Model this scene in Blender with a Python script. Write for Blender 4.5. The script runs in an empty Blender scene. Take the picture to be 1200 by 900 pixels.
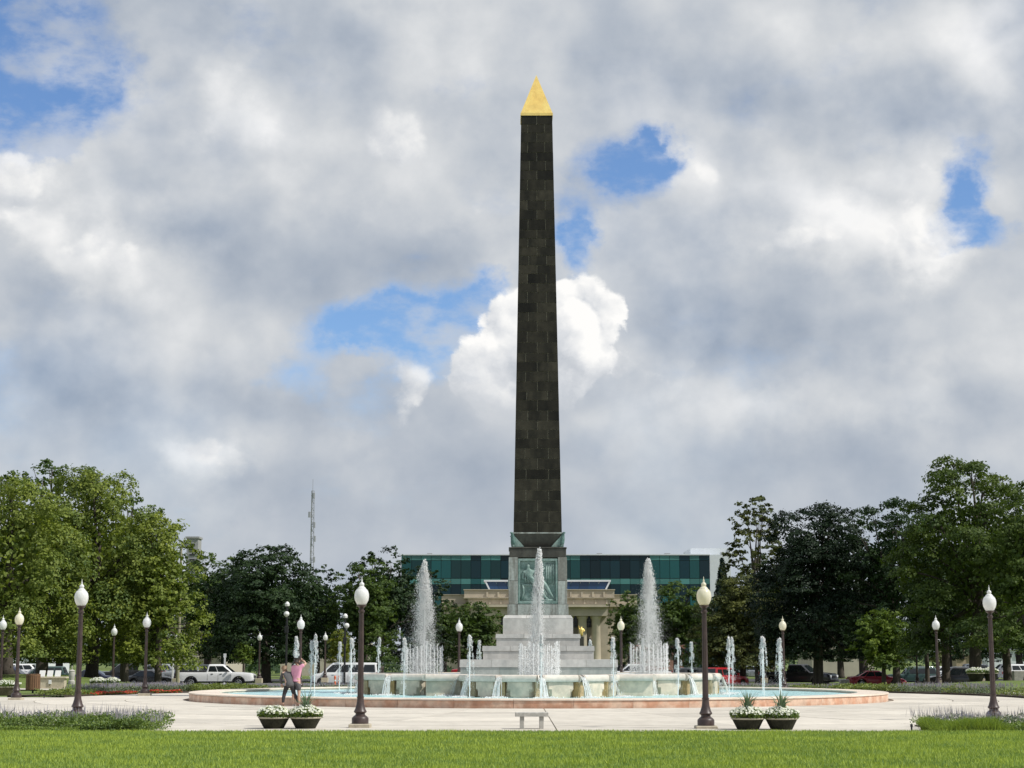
import bpy, bmesh, math, random
import numpy as np
from mathutils import Vector, Matrix
SC = bpy.context.scene
COL = SC.collection
R = math.radians
PI = math.pi
# ------------------------------------------------------------------ camera
FPX = 2100.0                      # focal length in photo pixels (1200 wide)
PITCH = math.atan((769 - 450) / FPX)
CZ = 1.8
cam_d = bpy.data.cameras.new('camera')
cam_d.sensor_width = 36.0
cam_d.lens = 36.0 * FPX / 1200.0
cam_d.clip_start = 0.5
cam_d.clip_end = 8000
cam = bpy.data.objects.new('camera', cam_d)
COL.objects.link(cam)
cam.location = (0, 0, CZ)
cam.rotation_euler = (PI / 2 + PITCH, 0, 0)
SC.camera = cam


def W(px, py, D):
    """world point seen at photo pixel (px,py) at distance D in front of the camera"""
    a, b = (px - 600) / FPX, (450 - py) / FPX
    ry = math.cos(PITCH) - b * math.sin(PITCH)
    rz = math.sin(PITCH) + b * math.cos(PITCH)
    t = D / ry
    return Vector((a * t, D, CZ + rz * t))


def zp(py, D):
    return W(600, py, D).z


def xp(px, py, D):
    return W(px, py, D).x


def uv_of(px, py):
    v = W(px, py, 100.0) - Vector((0, 0, CZ))
    v.normalize()
    return math.atan2(v.x, v.y), math.asin(v.z)


# ------------------------------------------------------------------ colour management
SC.view_settings.view_transform = 'Standard'
SC.view_settings.look = 'None'
SC.view_settings.exposure = 0.0
SC.view_settings.gamma = 1.0
SC.view_settings.use_curve_mapping = False
SC.cycles.max_bounces = 6
SC.cycles.transparent_max_bounces = 12
SC.cycles.caustics_reflective = False
SC.cycles.caustics_refractive = False

# ------------------------------------------------------------------ sun
SUN_AZ = R(110)      # clockwise from +Y: to the right and a little behind the camera
SUN_EL = R(48)
sun_dir = Vector((math.sin(SUN_AZ) * math.cos(SUN_EL), math.cos(SUN_AZ) * math.cos(SUN_EL), math.sin(SUN_EL)))
sl = bpy.data.lights.new('sun', 'SUN')
sl.energy = 4.2
sl.angle = R(0.6)
sl.color = (1.0, 0.965, 0.90)
sun = bpy.data.objects.new('sun', sl)
COL.objects.link(sun)
sun.location = (60, -10, 80)
sun.rotation_euler = sun_dir.to_track_quat('Z', 'Y').to_euler()


# ------------------------------------------------------------------ small node language
class NT:
    def __init__(self, tree):
        self.t = tree

    def n(self, kind, **kw):
        nd = self.t.nodes.new(kind)
        for k, v in kw.items():
            setattr(nd, k, v)
        return nd

    def put(self, sock, val):
        if isinstance(val, S):
            self.t.links.new(val.s, sock)
        elif isinstance(val, (tuple, list)) and len(val) == 3 and sock.type == 'RGBA':
            sock.default_value = (*val, 1)
        else:
            sock.default_value = val

    def m(self, op, a, b=None, c=None, clamp=False):
        nd = self.n('ShaderNodeMath', operation=op, use_clamp=clamp)
        for i, v in enumerate((a, b, c)):
            if v is not None:
                self.put(nd.inputs[i], v)
        return S(nd.outputs[0], self)

    def v(self, op, a, b=None, c=None, out=0):
        nd = self.n('ShaderNodeVectorMath', operation=op)
        for i, x in enumerate((a, b, c)):
            if x is not None:
                self.put(nd.inputs[i], x)
        return S(nd.outputs[out], self)

    def noise(self, vec, scale, detail=6, rough=0.55, dist=0.0, lac=2.0):
        nd = self.n('ShaderNodeTexNoise')
        if vec is not None:
            self.put(nd.inputs['Vector'], vec)
        nd.inputs['Scale'].default_value = scale
        nd.inputs['Detail'].default_value = detail
        nd.inputs['Roughness'].default_value = rough
        nd.inputs['Distortion'].default_value = dist
        nd.inputs['Lacunarity'].default_value = lac
        return S(nd.outputs['Fac'], self)

    def step(self, x, a, b, lo=0.0, hi=1.0, kind='SMOOTHSTEP'):
        nd = self.n('ShaderNodeMapRange', interpolation_type=kind, clamp=True)
        for i, q in enumerate((x, a, b, lo, hi)):
            self.put(nd.inputs[i], q)
        return S(nd.outputs[0], self)

    def mix(self, f, a, b):
        nd = self.n('ShaderNodeMix', data_type='RGBA')
        self.put(nd.inputs['Factor'], f)
        self.put(nd.inputs[6], a)
        self.put(nd.inputs[7], b)
        return S(nd.outputs[2], self)

    def comb(self, x, y, z):
        nd = self.n('ShaderNodeCombineXYZ')
        for i, q in enumerate((x, y, z)):
            self.put(nd.inputs[i], q)
        return S(nd.outputs[0], self)

    def sep(self, v):
        nd = self.n('ShaderNodeSeparateXYZ')
        self.put(nd.inputs[0], v)
        return [S(o, self) for o in nd.outputs]

    def ramp(self, x, stops):
        nd = self.n('ShaderNodeValToRGB')
        self.put(nd.inputs[0], x)
        e = nd.color_ramp.elements
        while len(e) < len(stops):
            e.new(0.5)
        for q, (p, c) in zip(e, stops):
            q.position = p
            q.color = (*c, 1)
        return S(nd.outputs[0], self)


class S:
    def __init__(self, s, nt):
        self.s, self.nt = s, nt

    def __add__(self, o): return self.nt.m('ADD', self, o)
    __radd__ = __add__
    def __sub__(self, o): return self.nt.m('SUBTRACT', self, o)
    def __rsub__(self, o): return self.nt.m('SUBTRACT', o, self)
    def __mul__(self, o): return self.nt.m('MULTIPLY', self, o)
    __rmul__ = __mul__


# ------------------------------------------------------------------ sky: Nishita blue behind a broken grey deck with white puffs
world = bpy.data.worlds.new('World')
SC.world = world
world.use_nodes = True
wt = world.node_tree
wt.nodes.clear()
N = NT(wt)
tc = N.n('ShaderNodeTexCoord')
d = S(tc.outputs['Generated'], N)
dn = N.v('NORMALIZE', d)
dx, dy, dz = N.sep(dn)
u = N.m('ARCTAN2', dx, dy)
vv = N.m('ARCSINE', dz)
nvec = N.v('MULTIPLY', dn, (1.0, 1.0, 1.12))
w1 = N.noise(nvec, 9.0, 8, 0.6)
w2 = N.noise(N.v('ADD', nvec, (5.2, 1.3, 7.7)), 9.0, 8, 0.6)
w3 = N.noise(N.v('ADD', nvec, (8.8, 0.3, 2.2)), 30.0, 6, 0.6)
up_ = u + (w1 - 0.5) * 0.11 + (w3 - 0.5) * 0.035
vp_ = vv + (w2 - 0.5) * 0.09 + (w3 - 0.5) * 0.02
uvw = N.comb(up_, vp_, 0.0)
uw2 = u + (w1 - 0.5) * 0.055
vw2 = vv + (w2 - 0.5) * 0.045
uvs = N.comb(uw2, vw2, 0.0)


def blobs(items, vec):
    tot = None
    for (px, py, rx, ry, a) in items:
        cu, cv = uv_of(px, py)
        su, sv = FPX / rx, FPX / ry
        q = N.v('MULTIPLY_ADD', vec, (su, sv, 0.0), (-cu * su, -cv * sv, 0.0))
        ln = N.v('LENGTH', q, out=1)
        g = N.step(ln, 0.0, 1.6, a, 0.0)
        tot = g if tot is None else tot + g
    return tot


HOLES = [(20, 50, 120, 115, 1.35), (80, 118, 75, 60, 0.8), (10, 150, 60, 45, 0.8),
         (440, 392, 62, 34, 1.15), (525, 402, 72, 56, 1.4), (575, 372, 44, 40, 1.1), (372, 440, 34, 28, 0.5),
         (750, 192, 62, 46, 1.2), (796, 172, 34, 30, 0.8), (688, 296, 34, 50, 1.1),
         (1152, 212, 36, 34, 1.0), (1152, 260, 60, 26, 1.15), (1135, 345, 30, 16, 0.35),
         (290, 60, 40, 30, 0.30), (545, 80, 35, 30, 0.30), (265, 15, 50, 20, 0.3), (480, 290, 20, 12, 0.1)]
BRIGHT = [(10, 225, 55, 60, 0.30), (112, 300, 90, 52, 0.30), (258, 128, 36, 44, 0.20), (445, 165, 110, 80, 0.16),
          (575, 240, 70, 45, 0.17), (1075, 240, 90, 60, 0.26), (935, 285, 90, 26, 0.20), (1100, 285, 50, 36, 0.26),
          (245, 525, 44, 30, 0.26), (500, 480, 80, 55, 0.10), (840, 200, 90, 60, 0.10), (1080, 430, 140, 60, 0.12),
          (850, 430, 130, 70, 0.08), (230, 600, 60, 60, 0.09), (1150, 60, 90, 120, 0.08), (470, 20, 140, 50, 0.09), (700, 20, 200, 60, 0.05)]
DARK = [(430, 280, 190, 70, 0.13), (120, 430, 220, 70, 0.07), (330, 560, 110, 90, 0.12), (930, 370, 240, 60, 0.10),
        (770, 590, 330, 90, 0.09), (930, 150, 130, 90, 0.04), (745, 430, 70, 60, 0.13), (1000, 520, 200, 50, 0.08),
        (90, 260, 60, 30, 0.10), (630, 160, 90, 100, 0.05), (60, 500, 160, 60, 0.05), (250, 250, 120, 40, 0.06)]
CUM = [(640, 420, 95, 70, 1.0), (590, 430, 60, 60, 0.75), (700, 385, 56, 60, 0.85), (615, 370, 45, 45, 0.7),
       (660, 350, 50, 32, 0.6), (555, 445, 34, 28, 0.6), (735, 370, 20, 24, 0.4)]
PUFFS = [(1072, 246, 78, 44, 0.75), (1092, 284, 48, 26, 0.7), (940, 284, 70, 17, 0.6), (108, 298, 78, 34, 0.72), (6, 226, 46, 50, 0.85), (252, 522, 36, 20, 0.6), (455, 165, 60, 44, 0.5), (580, 236, 46, 26, 0.55), (835, 205, 50, 28, 0.45), (262, 128, 26, 30, 0.5), (490, 470, 60, 40, 0.5), (820, 430, 60, 34, 0.4)]
hole = blobs(HOLES, uvw)
puffb = blobs(PUFFS, uvs)
bright = blobs(BRIGHT, uvw)
dark = blobs(DARK, uvw)
cumb = blobs(CUM, uvs)
# broad cover for the whole dome, the same kind of broken deck all round
lowf = N.noise(nvec, 2.6, 3, 0.5)
fbm = N.noise(N.v('ADD', nvec, (2.1, 9.3, 0.4)), 9.0, 9, 0.50, 0.0)
fbm_s = N.noise(N.v('ADD', nvec, (2.1 + 0.022, 9.3, 0.4 + 0.026)), 9.0, 9, 0.50, 0.0)
mid = N.noise(N.v('ADD', nvec, (7.7, 3.1, 1.9)), 5.0, 4, 0.5)
away = N.step(N.v('DOT_PRODUCT', dn, (0.0, math.cos(PITCH), math.sin(PITCH)), out=1), 0.72, 0.92, 1.0, 0.0)   # the photographed clouds thin out into ordinary ones
gaps = N.step(lowf, 0.56, 0.66, 0.0, 1.1) * away
wisp = N.noise(N.v('ADD', N.v('MULTIPLY', nvec, (1.0, 1.0, 1.7)), (3.3, 6.1, 2.8)), 24.0, 8, 0.60, 0.0)
cover = N.step((1.0 - hole) - gaps + (fbm - 0.5) * 1.7 + (wisp - 0.5) * 0.9, -0.05, 0.85)
cover = N.m('MAXIMUM', cover, N.step(wisp + (fbm - 0.5) * 0.8, 0.40, 0.74, 0.0, 0.72))
thin = N.step(mid, 0.52, 0.72, 0.0, 0.14)          # thin places where blue tints the deck
cover = cover * (1.0 - thin)
def cells(vec, scale):
    nd = N.n('ShaderNodeTexNoise', noise_type='RIDGED_MULTIFRACTAL', normalize=True)
    N.put(nd.inputs['Vector'], vec)
    nd.inputs['Scale'].default_value = scale
    nd.inputs['Detail'].default_value = 3.5
    nd.inputs['Roughness'].default_value = 0.50
    nd.inputs['Offset'].default_value = 0.85
    nd.inputs['Gain'].default_value = 1.0
    return S(nd.outputs['Fac'], N)


bv = N.v('MULTIPLY_ADD', N.comb(w1 - 0.5, w3 - 0.5, w2 - 0.5), (0.03, 0.03, 0.03), nvec)
puf = N.noise(N.v('ADD', nvec, (4.4, 2.2, 6.6)), 17.0, 7, 0.47, 0.0)
puf_s = N.noise(N.v('ADD', nvec, (4.4 + 0.011, 2.2, 6.6 + 0.014)), 17.0, 7, 0.47, 0.0)
cb = 1.0 - cells(bv, 13.0)
cb_s = 1.0 - cells(N.v('ADD', bv, (0.010, 0.0, 0.013)), 13.0)
bright_m = N.step(bright + (mid - 0.5) * 0.8, 0.02, 0.22, 0.12, 1.0)
lit = N.step(mid, 0.40, 0.62, 0.25, 1.0)
val = 0.585 + (mid - 0.5) * 0.20 + (fbm - 0.5) * 0.10 + (fbm - fbm_s) * 0.66 * N.step(vv, 0.03, 0.17, 0.5, 1.0) + (puf - puf_s) * 0.62 * lit * N.step(vv, 0.03, 0.17, 0.25, 1.0) + bright * 0.7 - dark * 0.75 + (cb - cb_s) * 0.22 * bright_m
edge = N.step(cover, 0.15, 0.85, 0.10, 0.0)
val = val + edge
hor = N.step(vv, 0.0, 0.14, 0.055, 0.0)
val = N.m('MINIMUM', N.m('MAXIMUM', val - hor, 0.20), 0.93)
ccol = N.ramp(val, [(0.18, (0.17, 0.22, 0.31)), (0.40, (0.36, 0.415, 0.50)), (0.52, (0.475, 0.52, 0.585)), (0.66, (0.635, 0.66, 0.69)), (0.92, (0.95, 0.945, 0.935))])
# the crisp white cumulus: cauliflower billows from a fractal cell pattern, lit from the upper right
bil = (1.0 - cells(bv, 30.0)) * 0.40 + N.noise(bv, 30.0, 8, 0.56) * 0.75
bv2 = N.v('ADD', bv, (0.005, 0.0, 0.0065))
bil_s = (1.0 - cells(bv2, 30.0)) * 0.40 + N.noise(bv2, 30.0, 8, 0.56) * 0.75
cm = N.step(cumb * 1.05 + (bil - 0.60) * 1.8 + (w2 - 0.5) * 1.2, 0.40, 0.62) * N.step(cumb, 0.12, 0.40) * N.step(vv, uv_of(600, 510)[1], uv_of(600, 425)[1])
cval = 0.80 + (bil - bil_s) * 1.15 + N.step(vv, uv_of(600, 480)[1], uv_of(600, 340)[1], -0.20, 0.08) + (fbm - 0.5) * 0.3
ccum = N.ramp(cval, [(0.40, (0.44, 0.48, 0.54)), (0.68, (0.72, 0.74, 0.77)), (0.95, (1.0, 0.99, 0.97))])
sky = N.n('ShaderNodeTexSky', sky_type='NISHITA', sun_disc=False, sun_elevation=SUN_EL, sun_rotation=SUN_AZ,
          altitude=220, air_density=1.0, dust_density=0.6, ozone_density=1.6)
SKY_STR = 0.10
skyc = N.v('MULTIPLY', S(sky.outputs[0], N), (0.95 * SKY_STR, 1.15 * SKY_STR, 1.42 * SKY_STR))
allc = N.mix(cover, skyc, ccol)
pm = N.step(puffb + (bil - 0.60) * 1.6 + (fbm - 0.5) * 1.2, 0.30, 0.72, 0.0, 0.72) * N.step(puffb, 0.05, 0.35)
pval = 0.70 + (bil - bil_s) * 1.2 + puffb * 0.12
allc = N.mix(pm, allc, N.ramp(pval, [(0.40, (0.46, 0.50, 0.56)), (0.68, (0.70, 0.72, 0.75)), (0.95, (0.98, 0.97, 0.95))]))
allc = N.mix(cm, allc, ccum)
bg = N.n('ShaderNodeBackground')
N.put(bg.inputs[0], N.v('MULTIPLY', allc, (10.0, 10.0, 10.0)))
bg.inputs[1].default_value = 0.10
wo = N.n('ShaderNodeOutputWorld')
wt.links.new(bg.outputs[0], wo.inputs[0])
world.cycles.sampling_method = 'MANUAL'
world.cycles.sample_map_resolution = 512
# ------------------------------------------------------------------ materials
MATS = {}


def mat(name, base, rough=0.6, metal=0.0, var=0.0, vscale=3.0, detail=5, col2=None, bump=0.0, bscale=None, rnd=0.0, spec=0.5,
        tint=0.0, transl=0.0, streak=False, coat=0.0, sheen=0.0, emis=None, thr=(0.35, 0.65), trt=(1.25, 1.3, 0.7)):
    """procedural principled material: noise mix of base and col2, per object and per face variation, bump"""
    if name in MATS:
        return MATS[name]
    m = bpy.data.materials.new(name)
    MATS[name] = m
    m.use_nodes = True
    t = m.node_tree
    q = NT(t)
    bs = t.nodes['Principled BSDF']
    out = t.nodes['Material Output']
    c = base
    tcd = q.n('ShaderNodeTexCoord')
    P = S(tcd.outputs['Object'], q)
    oi = q.n('ShaderNodeObjectInfo')
    rand = S(oi.outputs['Random'], q)
    if col2 is not None:
        pv = P
        if streak:
            pv = q.v('MULTIPLY', P, (1.0, 1.0, 0.12))
        pv = q.v('ADD', pv, q.comb(rand * 17.0, rand * 9.0, rand * 5.0)) if rnd else pv
        nz = q.noise(pv, vscale, detail, 0.6)
        c = q.mix(q.step(nz, thr[0], thr[1]), base, col2)
    if var:
        nz2 = q.noise(P, vscale * 3.1, 4, 0.6)
        k = q.step(nz2, 0.25, 0.75, 1 - var, 1 + var, 'LINEAR')
        c = q.v('SCALE', c, None) if False else q.v('MULTIPLY', c if isinstance(c, S) else tuple(c), q.comb(k, k, k))
    if rnd:
        k = q.step(rand, 0.0, 1.0, 1 - rnd, 1 + rnd, 'LINEAR')
        c = q.v('MULTIPLY', c if isinstance(c, S) else tuple(c), q.comb(k, k, k))
    if tint:
        at = q.n('ShaderNodeAttribute', attribute_name='tint')
        f = S(at.outputs['Fac'], q)
        k = q.step(f, 0.0, 1.0, 1 - tint, 1 + tint, 'LINEAR')
        k2 = q.step(f, 0.0, 1.0, 1 - tint * 0.7, 1 + tint * 0.8, 'LINEAR')
        c = q.v('MULTIPLY', c if isinstance(c, S) else tuple(c), q.comb(k, k2, 1.0))
    q.put(bs.inputs['Base Color'], c)
    bs.inputs['Roughness'].default_value = rough
    bs.inputs['Metallic'].default_value = metal
    bs.inputs['Specular IOR Level'].default_value = spec
    bs.inputs['Coat Weight'].default_value = coat
    if bump:
        bn = q.n('ShaderNodeBump')
        bn.inputs['Strength'].default_value = bump
        bn.inputs['Distance'].default_value = 0.02
        q.put(bn.inputs['Height'], q.noise(P, bscale or vscale * 6, 6, 0.6))
        t.links.new(bn.outputs[0], bs.inputs['Normal'])
    if transl:
        tr = q.n('ShaderNodeBsdfTranslucent')
        q.put(tr.inputs[0], q.v('MULTIPLY', c if isinstance(c, S) else tuple(c), trt))
        mx = q.n('ShaderNodeMixShader')
        mx.inputs[0].default_value = transl
        t.links.new(bs.outputs[0], mx.inputs[1])
        t.links.new(tr.outputs[0], mx.inputs[2])
        t.links.new(mx.outputs[0], out.inputs[0])
    return m


# ------------------------------------------------------------------ mesh helpers
class MB:
    def __init__(s):
        s.v, s.f = [], []

    def add(s, vs, fs):
        o = len(s.v)
        s.v += [tuple(x) for x in vs]
        s.f += [tuple(i + o for i in f) for f in fs]
        return s

    def box(s, x0, x1, y0, y1, z0, z1, tx=0.0, ty=0.0):
        """box; tx, ty pull the top in on every side"""
        return s.add([(x0, y0, z0), (x1, y0, z0), (x1, y1, z0), (x0, y1, z0),
                      (x0 + tx, y0 + ty, z1), (x1 - tx, y0 + ty, z1), (x1 - tx, y1 - ty, z1), (x0 + tx, y1 - ty, z1)],
                     [(3, 2, 1, 0), (4, 5, 6, 7), (0, 1, 5, 4), (1, 2, 6, 5), (2, 3, 7, 6), (3, 0, 4, 7)])

    def bbox(s, x0, x1, y0, y1, z0, z1, b=0.01):
        """box with a small chamfer on the top and vertical edges"""
        vs, fs = [], []
        for z, i in ((z0, 0), (z1 - b, 0), (z1, b)):
            k = b
            vs += [(x0 + i + k, y0 + i, z), (x1 - i - k, y0 + i, z), (x1 - i, y0 + i + k, z), (x1 - i, y1 - i - k, z),
                   (x1 - i - k, y1 - i, z), (x0 + i + k, y1 - i, z), (x0 + i, y1 - i - k, z), (x0 + i, y0 + i + k, z)]
        for r in range(2):
            for j in range(8):
                a, c = r * 8 + j, r * 8 + (j + 1) % 8
                fs.append((a, c, c + 8, a + 8))
        fs.append(tuple(range(7, -1, -1)))
        fs.append(tuple(range(16, 24)))
        return s.add(vs, fs)

    def tube(s, pts, rad, n=8, cap=True):
        pts = [Vector(p) for p in pts]
        if not isinstance(rad, (list, tuple)):
            rad = [rad] * len(pts)
        vs, fs = [], []
        for i, p in enumerate(pts):
            t = (pts[min(i + 1, len(pts) - 1)] - pts[max(i - 1, 0)]).normalized()
            a = Vector((0, 0, 1)) if abs(t.z) < 0.9 else Vector((1, 0, 0))
            e1 = t.cross(a).normalized()
            e2 = t.cross(e1)
            for k in range(n):
                w = 2 * PI * k / n
                vs.append(p + (e1 * math.cos(w) + e2 * math.sin(w)) * rad[i])
        for i in range(len(pts) - 1):
            for k in range(n):
                a, b = i * n + k, i * n + (k + 1) % n
                fs.append((a, a + n, b + n, b))
        if cap:
            fs.append(tuple(range(n)))
            fs.append(tuple(range((len(pts) - 1) * n + n - 1, (len(pts) - 1) * n - 1, -1)))
        return s.add(vs, fs)

    def lathe(s, prof, n=20, cx=0, cy=0, rot=0.0):
        vs, fs = [], []
        for (r, z) in prof:
            for k in range(n):
                w = 2 * PI * k / n + rot
                vs.append((cx + r * math.cos(w), cy + r * math.sin(w), z))
        for i in range(len(prof) - 1):
            for k in range(n):
                a, b = i * n + k, i * n + (k + 1) % n
                fs.append((a, b, b + n, a + n))
        fs.append(tuple(range(n - 1, -1, -1)))
        fs.append(tuple(range((len(prof) - 1) * n, len(prof) * n)))
        return s.add(vs, fs)

    def grid(s, rows):
        """rows of equal numbers of points"""
        n = len(rows[0])
        vs = [p for r in rows for p in r]
        fs = [(i * n + k, i * n + k + 1, (i + 1) * n + k + 1, (i + 1) * n + k) for i in range(len(rows) - 1) for k in range(n - 1)]
        return s.add(vs, fs)

    def prism(s, poly, y0, y1):
        """polygon in xz extruded along y"""
        n = len(poly)
        vs = [(x, y0, z) for x, z in poly] + [(x, y1, z) for x, z in poly]
        fs = [tuple(range(n)), tuple(range(2 * n - 1, n - 1, -1))]
        fs += [(i, i + n, (i + 1) % n + n, (i + 1) % n) for i in range(n)]
        return s.add(vs, fs)

    def mesh(s, name):
        me = bpy.data.meshes.new(name)
        me.from_pydata(s.v, [], s.f)
        return me

    def obj(s, name, m, parent=None, smooth=False, loc=None, rot=None, auto=None):
        me = s.mesh(name)
        bm = bmesh.new()
        bm.from_mesh(me)
        bmesh.ops.recalc_face_normals(bm, faces=bm.faces)
        bm.to_mesh(me)
        bm.free()
        if smooth or auto:
            me.polygons.foreach_set('use_smooth', [True] * len(me.polygons))
            if auto:
                me.set_sharp_from_angle(angle=R(auto))
        return link(name, me, m, parent, loc, rot)


def link(name, me, m, parent=None, loc=None, rot=None):
    o = bpy.data.objects.new(name, me)
    COL.objects.link(o)
    if m is not None and me is not None and not me.materials:
        me.materials.append(m)
    if parent is not None:
        o.parent = parent
    if loc is not None:
        o.location = loc
    if rot is not None:
        o.rotation_euler = rot
    return o


def tag(o, label=None, cat=None, group=None, kind=None):
    for k, v in (('label', label), ('category', cat), ('group', group), ('kind', kind)):
        if v:
            o[k] = v
    return o


def thing(name, loc, label, cat, group=None, rz=0.0):
    o = bpy.data.objects.new(name, None)
    o.empty_display_size = 0.2
    COL.objects.link(o)
    o.location = loc
    o.rotation_euler = (0, 0, rz)
    return tag(o, label, cat, group)


def copy_tree(o, loc=None, rz=None, label=None):
    def cp(a, par):
        c = a.copy()
        COL.objects.link(c)
        c.parent = par
        for ch in KIDS[a.name]:
            cp(ch, c)
        return c
    KIDS = {}
    for q in bpy.data.objects:
        KIDS.setdefault(q.name, [])
        if q.parent:
            KIDS.setdefault(q.parent.name, []).append(q)
    c = cp(o, None)
    if loc is not None:
        c.location = loc
    if rz is not None:
        c.rotation_euler = (0, 0, rz)
    if label:
        c['label'] = label
    return c


def np_mesh(name, V, F, tint=None, smooth=False):
    """fast mesh from numpy: V (n,3), F (m,k) with a constant k"""
    me = bpy.data.meshes.new(name)
    k = F.shape[1]
    me.vertices.add(len(V))
    me.vertices.foreach_set('co', np.ascontiguousarray(V, dtype=np.float32).ravel())
    me.loops.add(F.size)
    me.loops.foreach_set('vertex_index', np.ascontiguousarray(F, dtype=np.int32).ravel())
    me.polygons.add(len(F))
    me.polygons.foreach_set('loop_start', np.arange(0, F.size, k, dtype=np.int32))
    me.polygons.foreach_set('loop_total', np.full(len(F), k, dtype=np.int32))
    if tint is not None:
        a = me.attributes.new('tint', 'FLOAT', 'FACE')
        a.data.foreach_set('value', np.ascontiguousarray(tint, dtype=np.float32))
    me.update(calc_edges=True)
    if smooth:
        me.polygons.foreach_set('use_smooth', np.ones(len(F), dtype=bool))
    return me


def skin(name, pts, edges, root, m, parent=None, sub=2, loc=None, rot=None):
    """pts: {key: ((x,y,z), r or (rx,ry))}; one continuous skinned surface, baked to a mesh"""
    bm = bmesh.new()
    lay = bm.verts.layers.skin.verify()
    vs = {}
    for k, (p, r) in pts.items():
        v = bm.verts.new(p)
        v[lay].radius = (r, r) if not isinstance(r, tuple) else r
        v[lay].use_root = (k == root)
        vs[k] = v
    for a, b in edges:
        bm.edges.new((vs[a], vs[b]))
    me = bpy.data.meshes.new(name)
    bm.to_mesh(me)
    bm.free()
    o = link(name, me, m, parent, loc, rot)
    md = o.modifiers.new('skin', 'SKIN')
    md.use_smooth_shade = True
    if sub:
        s2 = o.modifiers.new('sub', 'SUBSURF')
        s2.levels = sub
        s2.render_levels = sub
    return o


rng = np.random.default_rng(7)


def unit(n, r=rng):
    v = r.normal(size=(n, 3))
    return v / np.linalg.norm(v, axis=1, keepdims=True)


def leaf_quads(P, nrm, size, r, aspect=1.6):
    """one diamond leaf of given size at each point P, facing nrm with a random spin"""
    n = len(P)
    a = np.cross(nrm, unit(n, r))
    a /= np.linalg.norm(a, axis=1, keepdims=True) + 1e-9
    b = np.cross(nrm, a)
    L = size[:, None] * 0.5
    Wd = L / aspect
    V = np.stack([P - a * L, P + b * Wd + nrm * L * 0.15, P + a * L, P - b * Wd + nrm * L * 0.15], axis=1).reshape(-1, 3)
    F = np.arange(4 * n).reshape(n, 4)
    return V, F


# ------------------------------------------------------------------ terrain: level plaza, park falling gently to the street behind
def terr(x, y):
    def ss(t):
        t = np.clip(t, 0, 1)
        return t * t * (3 - 2 * t)
    drop = -0.78 * ss((y - 104) / 40.0)
    m1 = 0.95 * np.exp(-(((x + 30) / np.where(x > -30, 6.0, 14.0)) ** 2 + ((y - 114) / 10.0) ** 2))
    m2 = 0.55 * np.exp(-(((x - 31) / 8.0) ** 2 + ((y - 104) / 12.0) ** 2))
    return drop + m1 + m2


def gz(x, y):
    return float(terr(np.array(x, float), np.array(y, float)))


def at(px, D):
    """ground position at photo column px and distance D"""
    x = xp(px, 769, D)
    return Vector((x, D, gz(x, D)))


OX, OY = xp(630, 769, 78.4), 78.4      # the centre of the fountain
# ------------------------------------------------------------------ ground sheets
M_lawnbase = mat('lawn soil and turf', (0.115, 0.15, 0.03), 0.9, var=0.25, vscale=0.5, col2=(0.13, 0.18, 0.03), bump=0.6, bscale=30)
M_park = mat('park grass', (0.11, 0.16, 0.026), 0.9, var=0.3, vscale=0.35, col2=(0.12, 0.16, 0.035), bump=0.8, bscale=14)
M_conc = mat('pale exposed concrete', (0.51, 0.468, 0.40), 0.85, var=0.13, vscale=0.7, col2=(0.59, 0.545, 0.47), rnd=0.12, bump=0.15, bscale=40, thr=(0.3, 0.7))
M_grout = mat('joint grout', (0.20, 0.18, 0.15), 0.95, var=0.2)
M_asph = mat('asphalt', (0.055, 0.055, 0.057), 0.85, var=0.2, vscale=2, bump=0.3, bscale=60)
M_kerb = mat('kerb concrete', (0.42, 0.40, 0.36), 0.85, var=0.15, vscale=2)
M_walk = mat('path concrete', (0.50, 0.46, 0.40), 0.85, var=0.1, vscale=1.5)
M_mark = mat('road paint', (0.72, 0.70, 0.64), 0.7, var=0.1)

# the park ground: one sheet out to the horizon, finer near the plaza
xs = np.unique(np.concatenate([np.linspace(-3500, -130, 12), np.linspace(-120, 120, 61), np.linspace(130, 3500, 12)]))
ys = np.unique(np.concatenate([np.linspace(-600, 0, 7), np.linspace(10, 240, 70), np.linspace(260, 5000, 14)]))
gx, gy = np.meshgrid(xs, ys)
gzv = terr(gx, gy) - 0.08
Vg = np.stack([gx, gy, gzv], -1).reshape(-1, 3)
nx = len(xs)
ii = np.arange(len(ys) - 1)[:, None] * nx + np.arange(nx - 1)[None]
Fg = np.stack([ii, ii + 1, ii + nx + 1, ii + nx], -1).reshape(-1, 4)
g = link('park_ground', np_mesh('park_ground', Vg, Fg, smooth=True), M_park)
tag(g, kind='structure')

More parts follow.
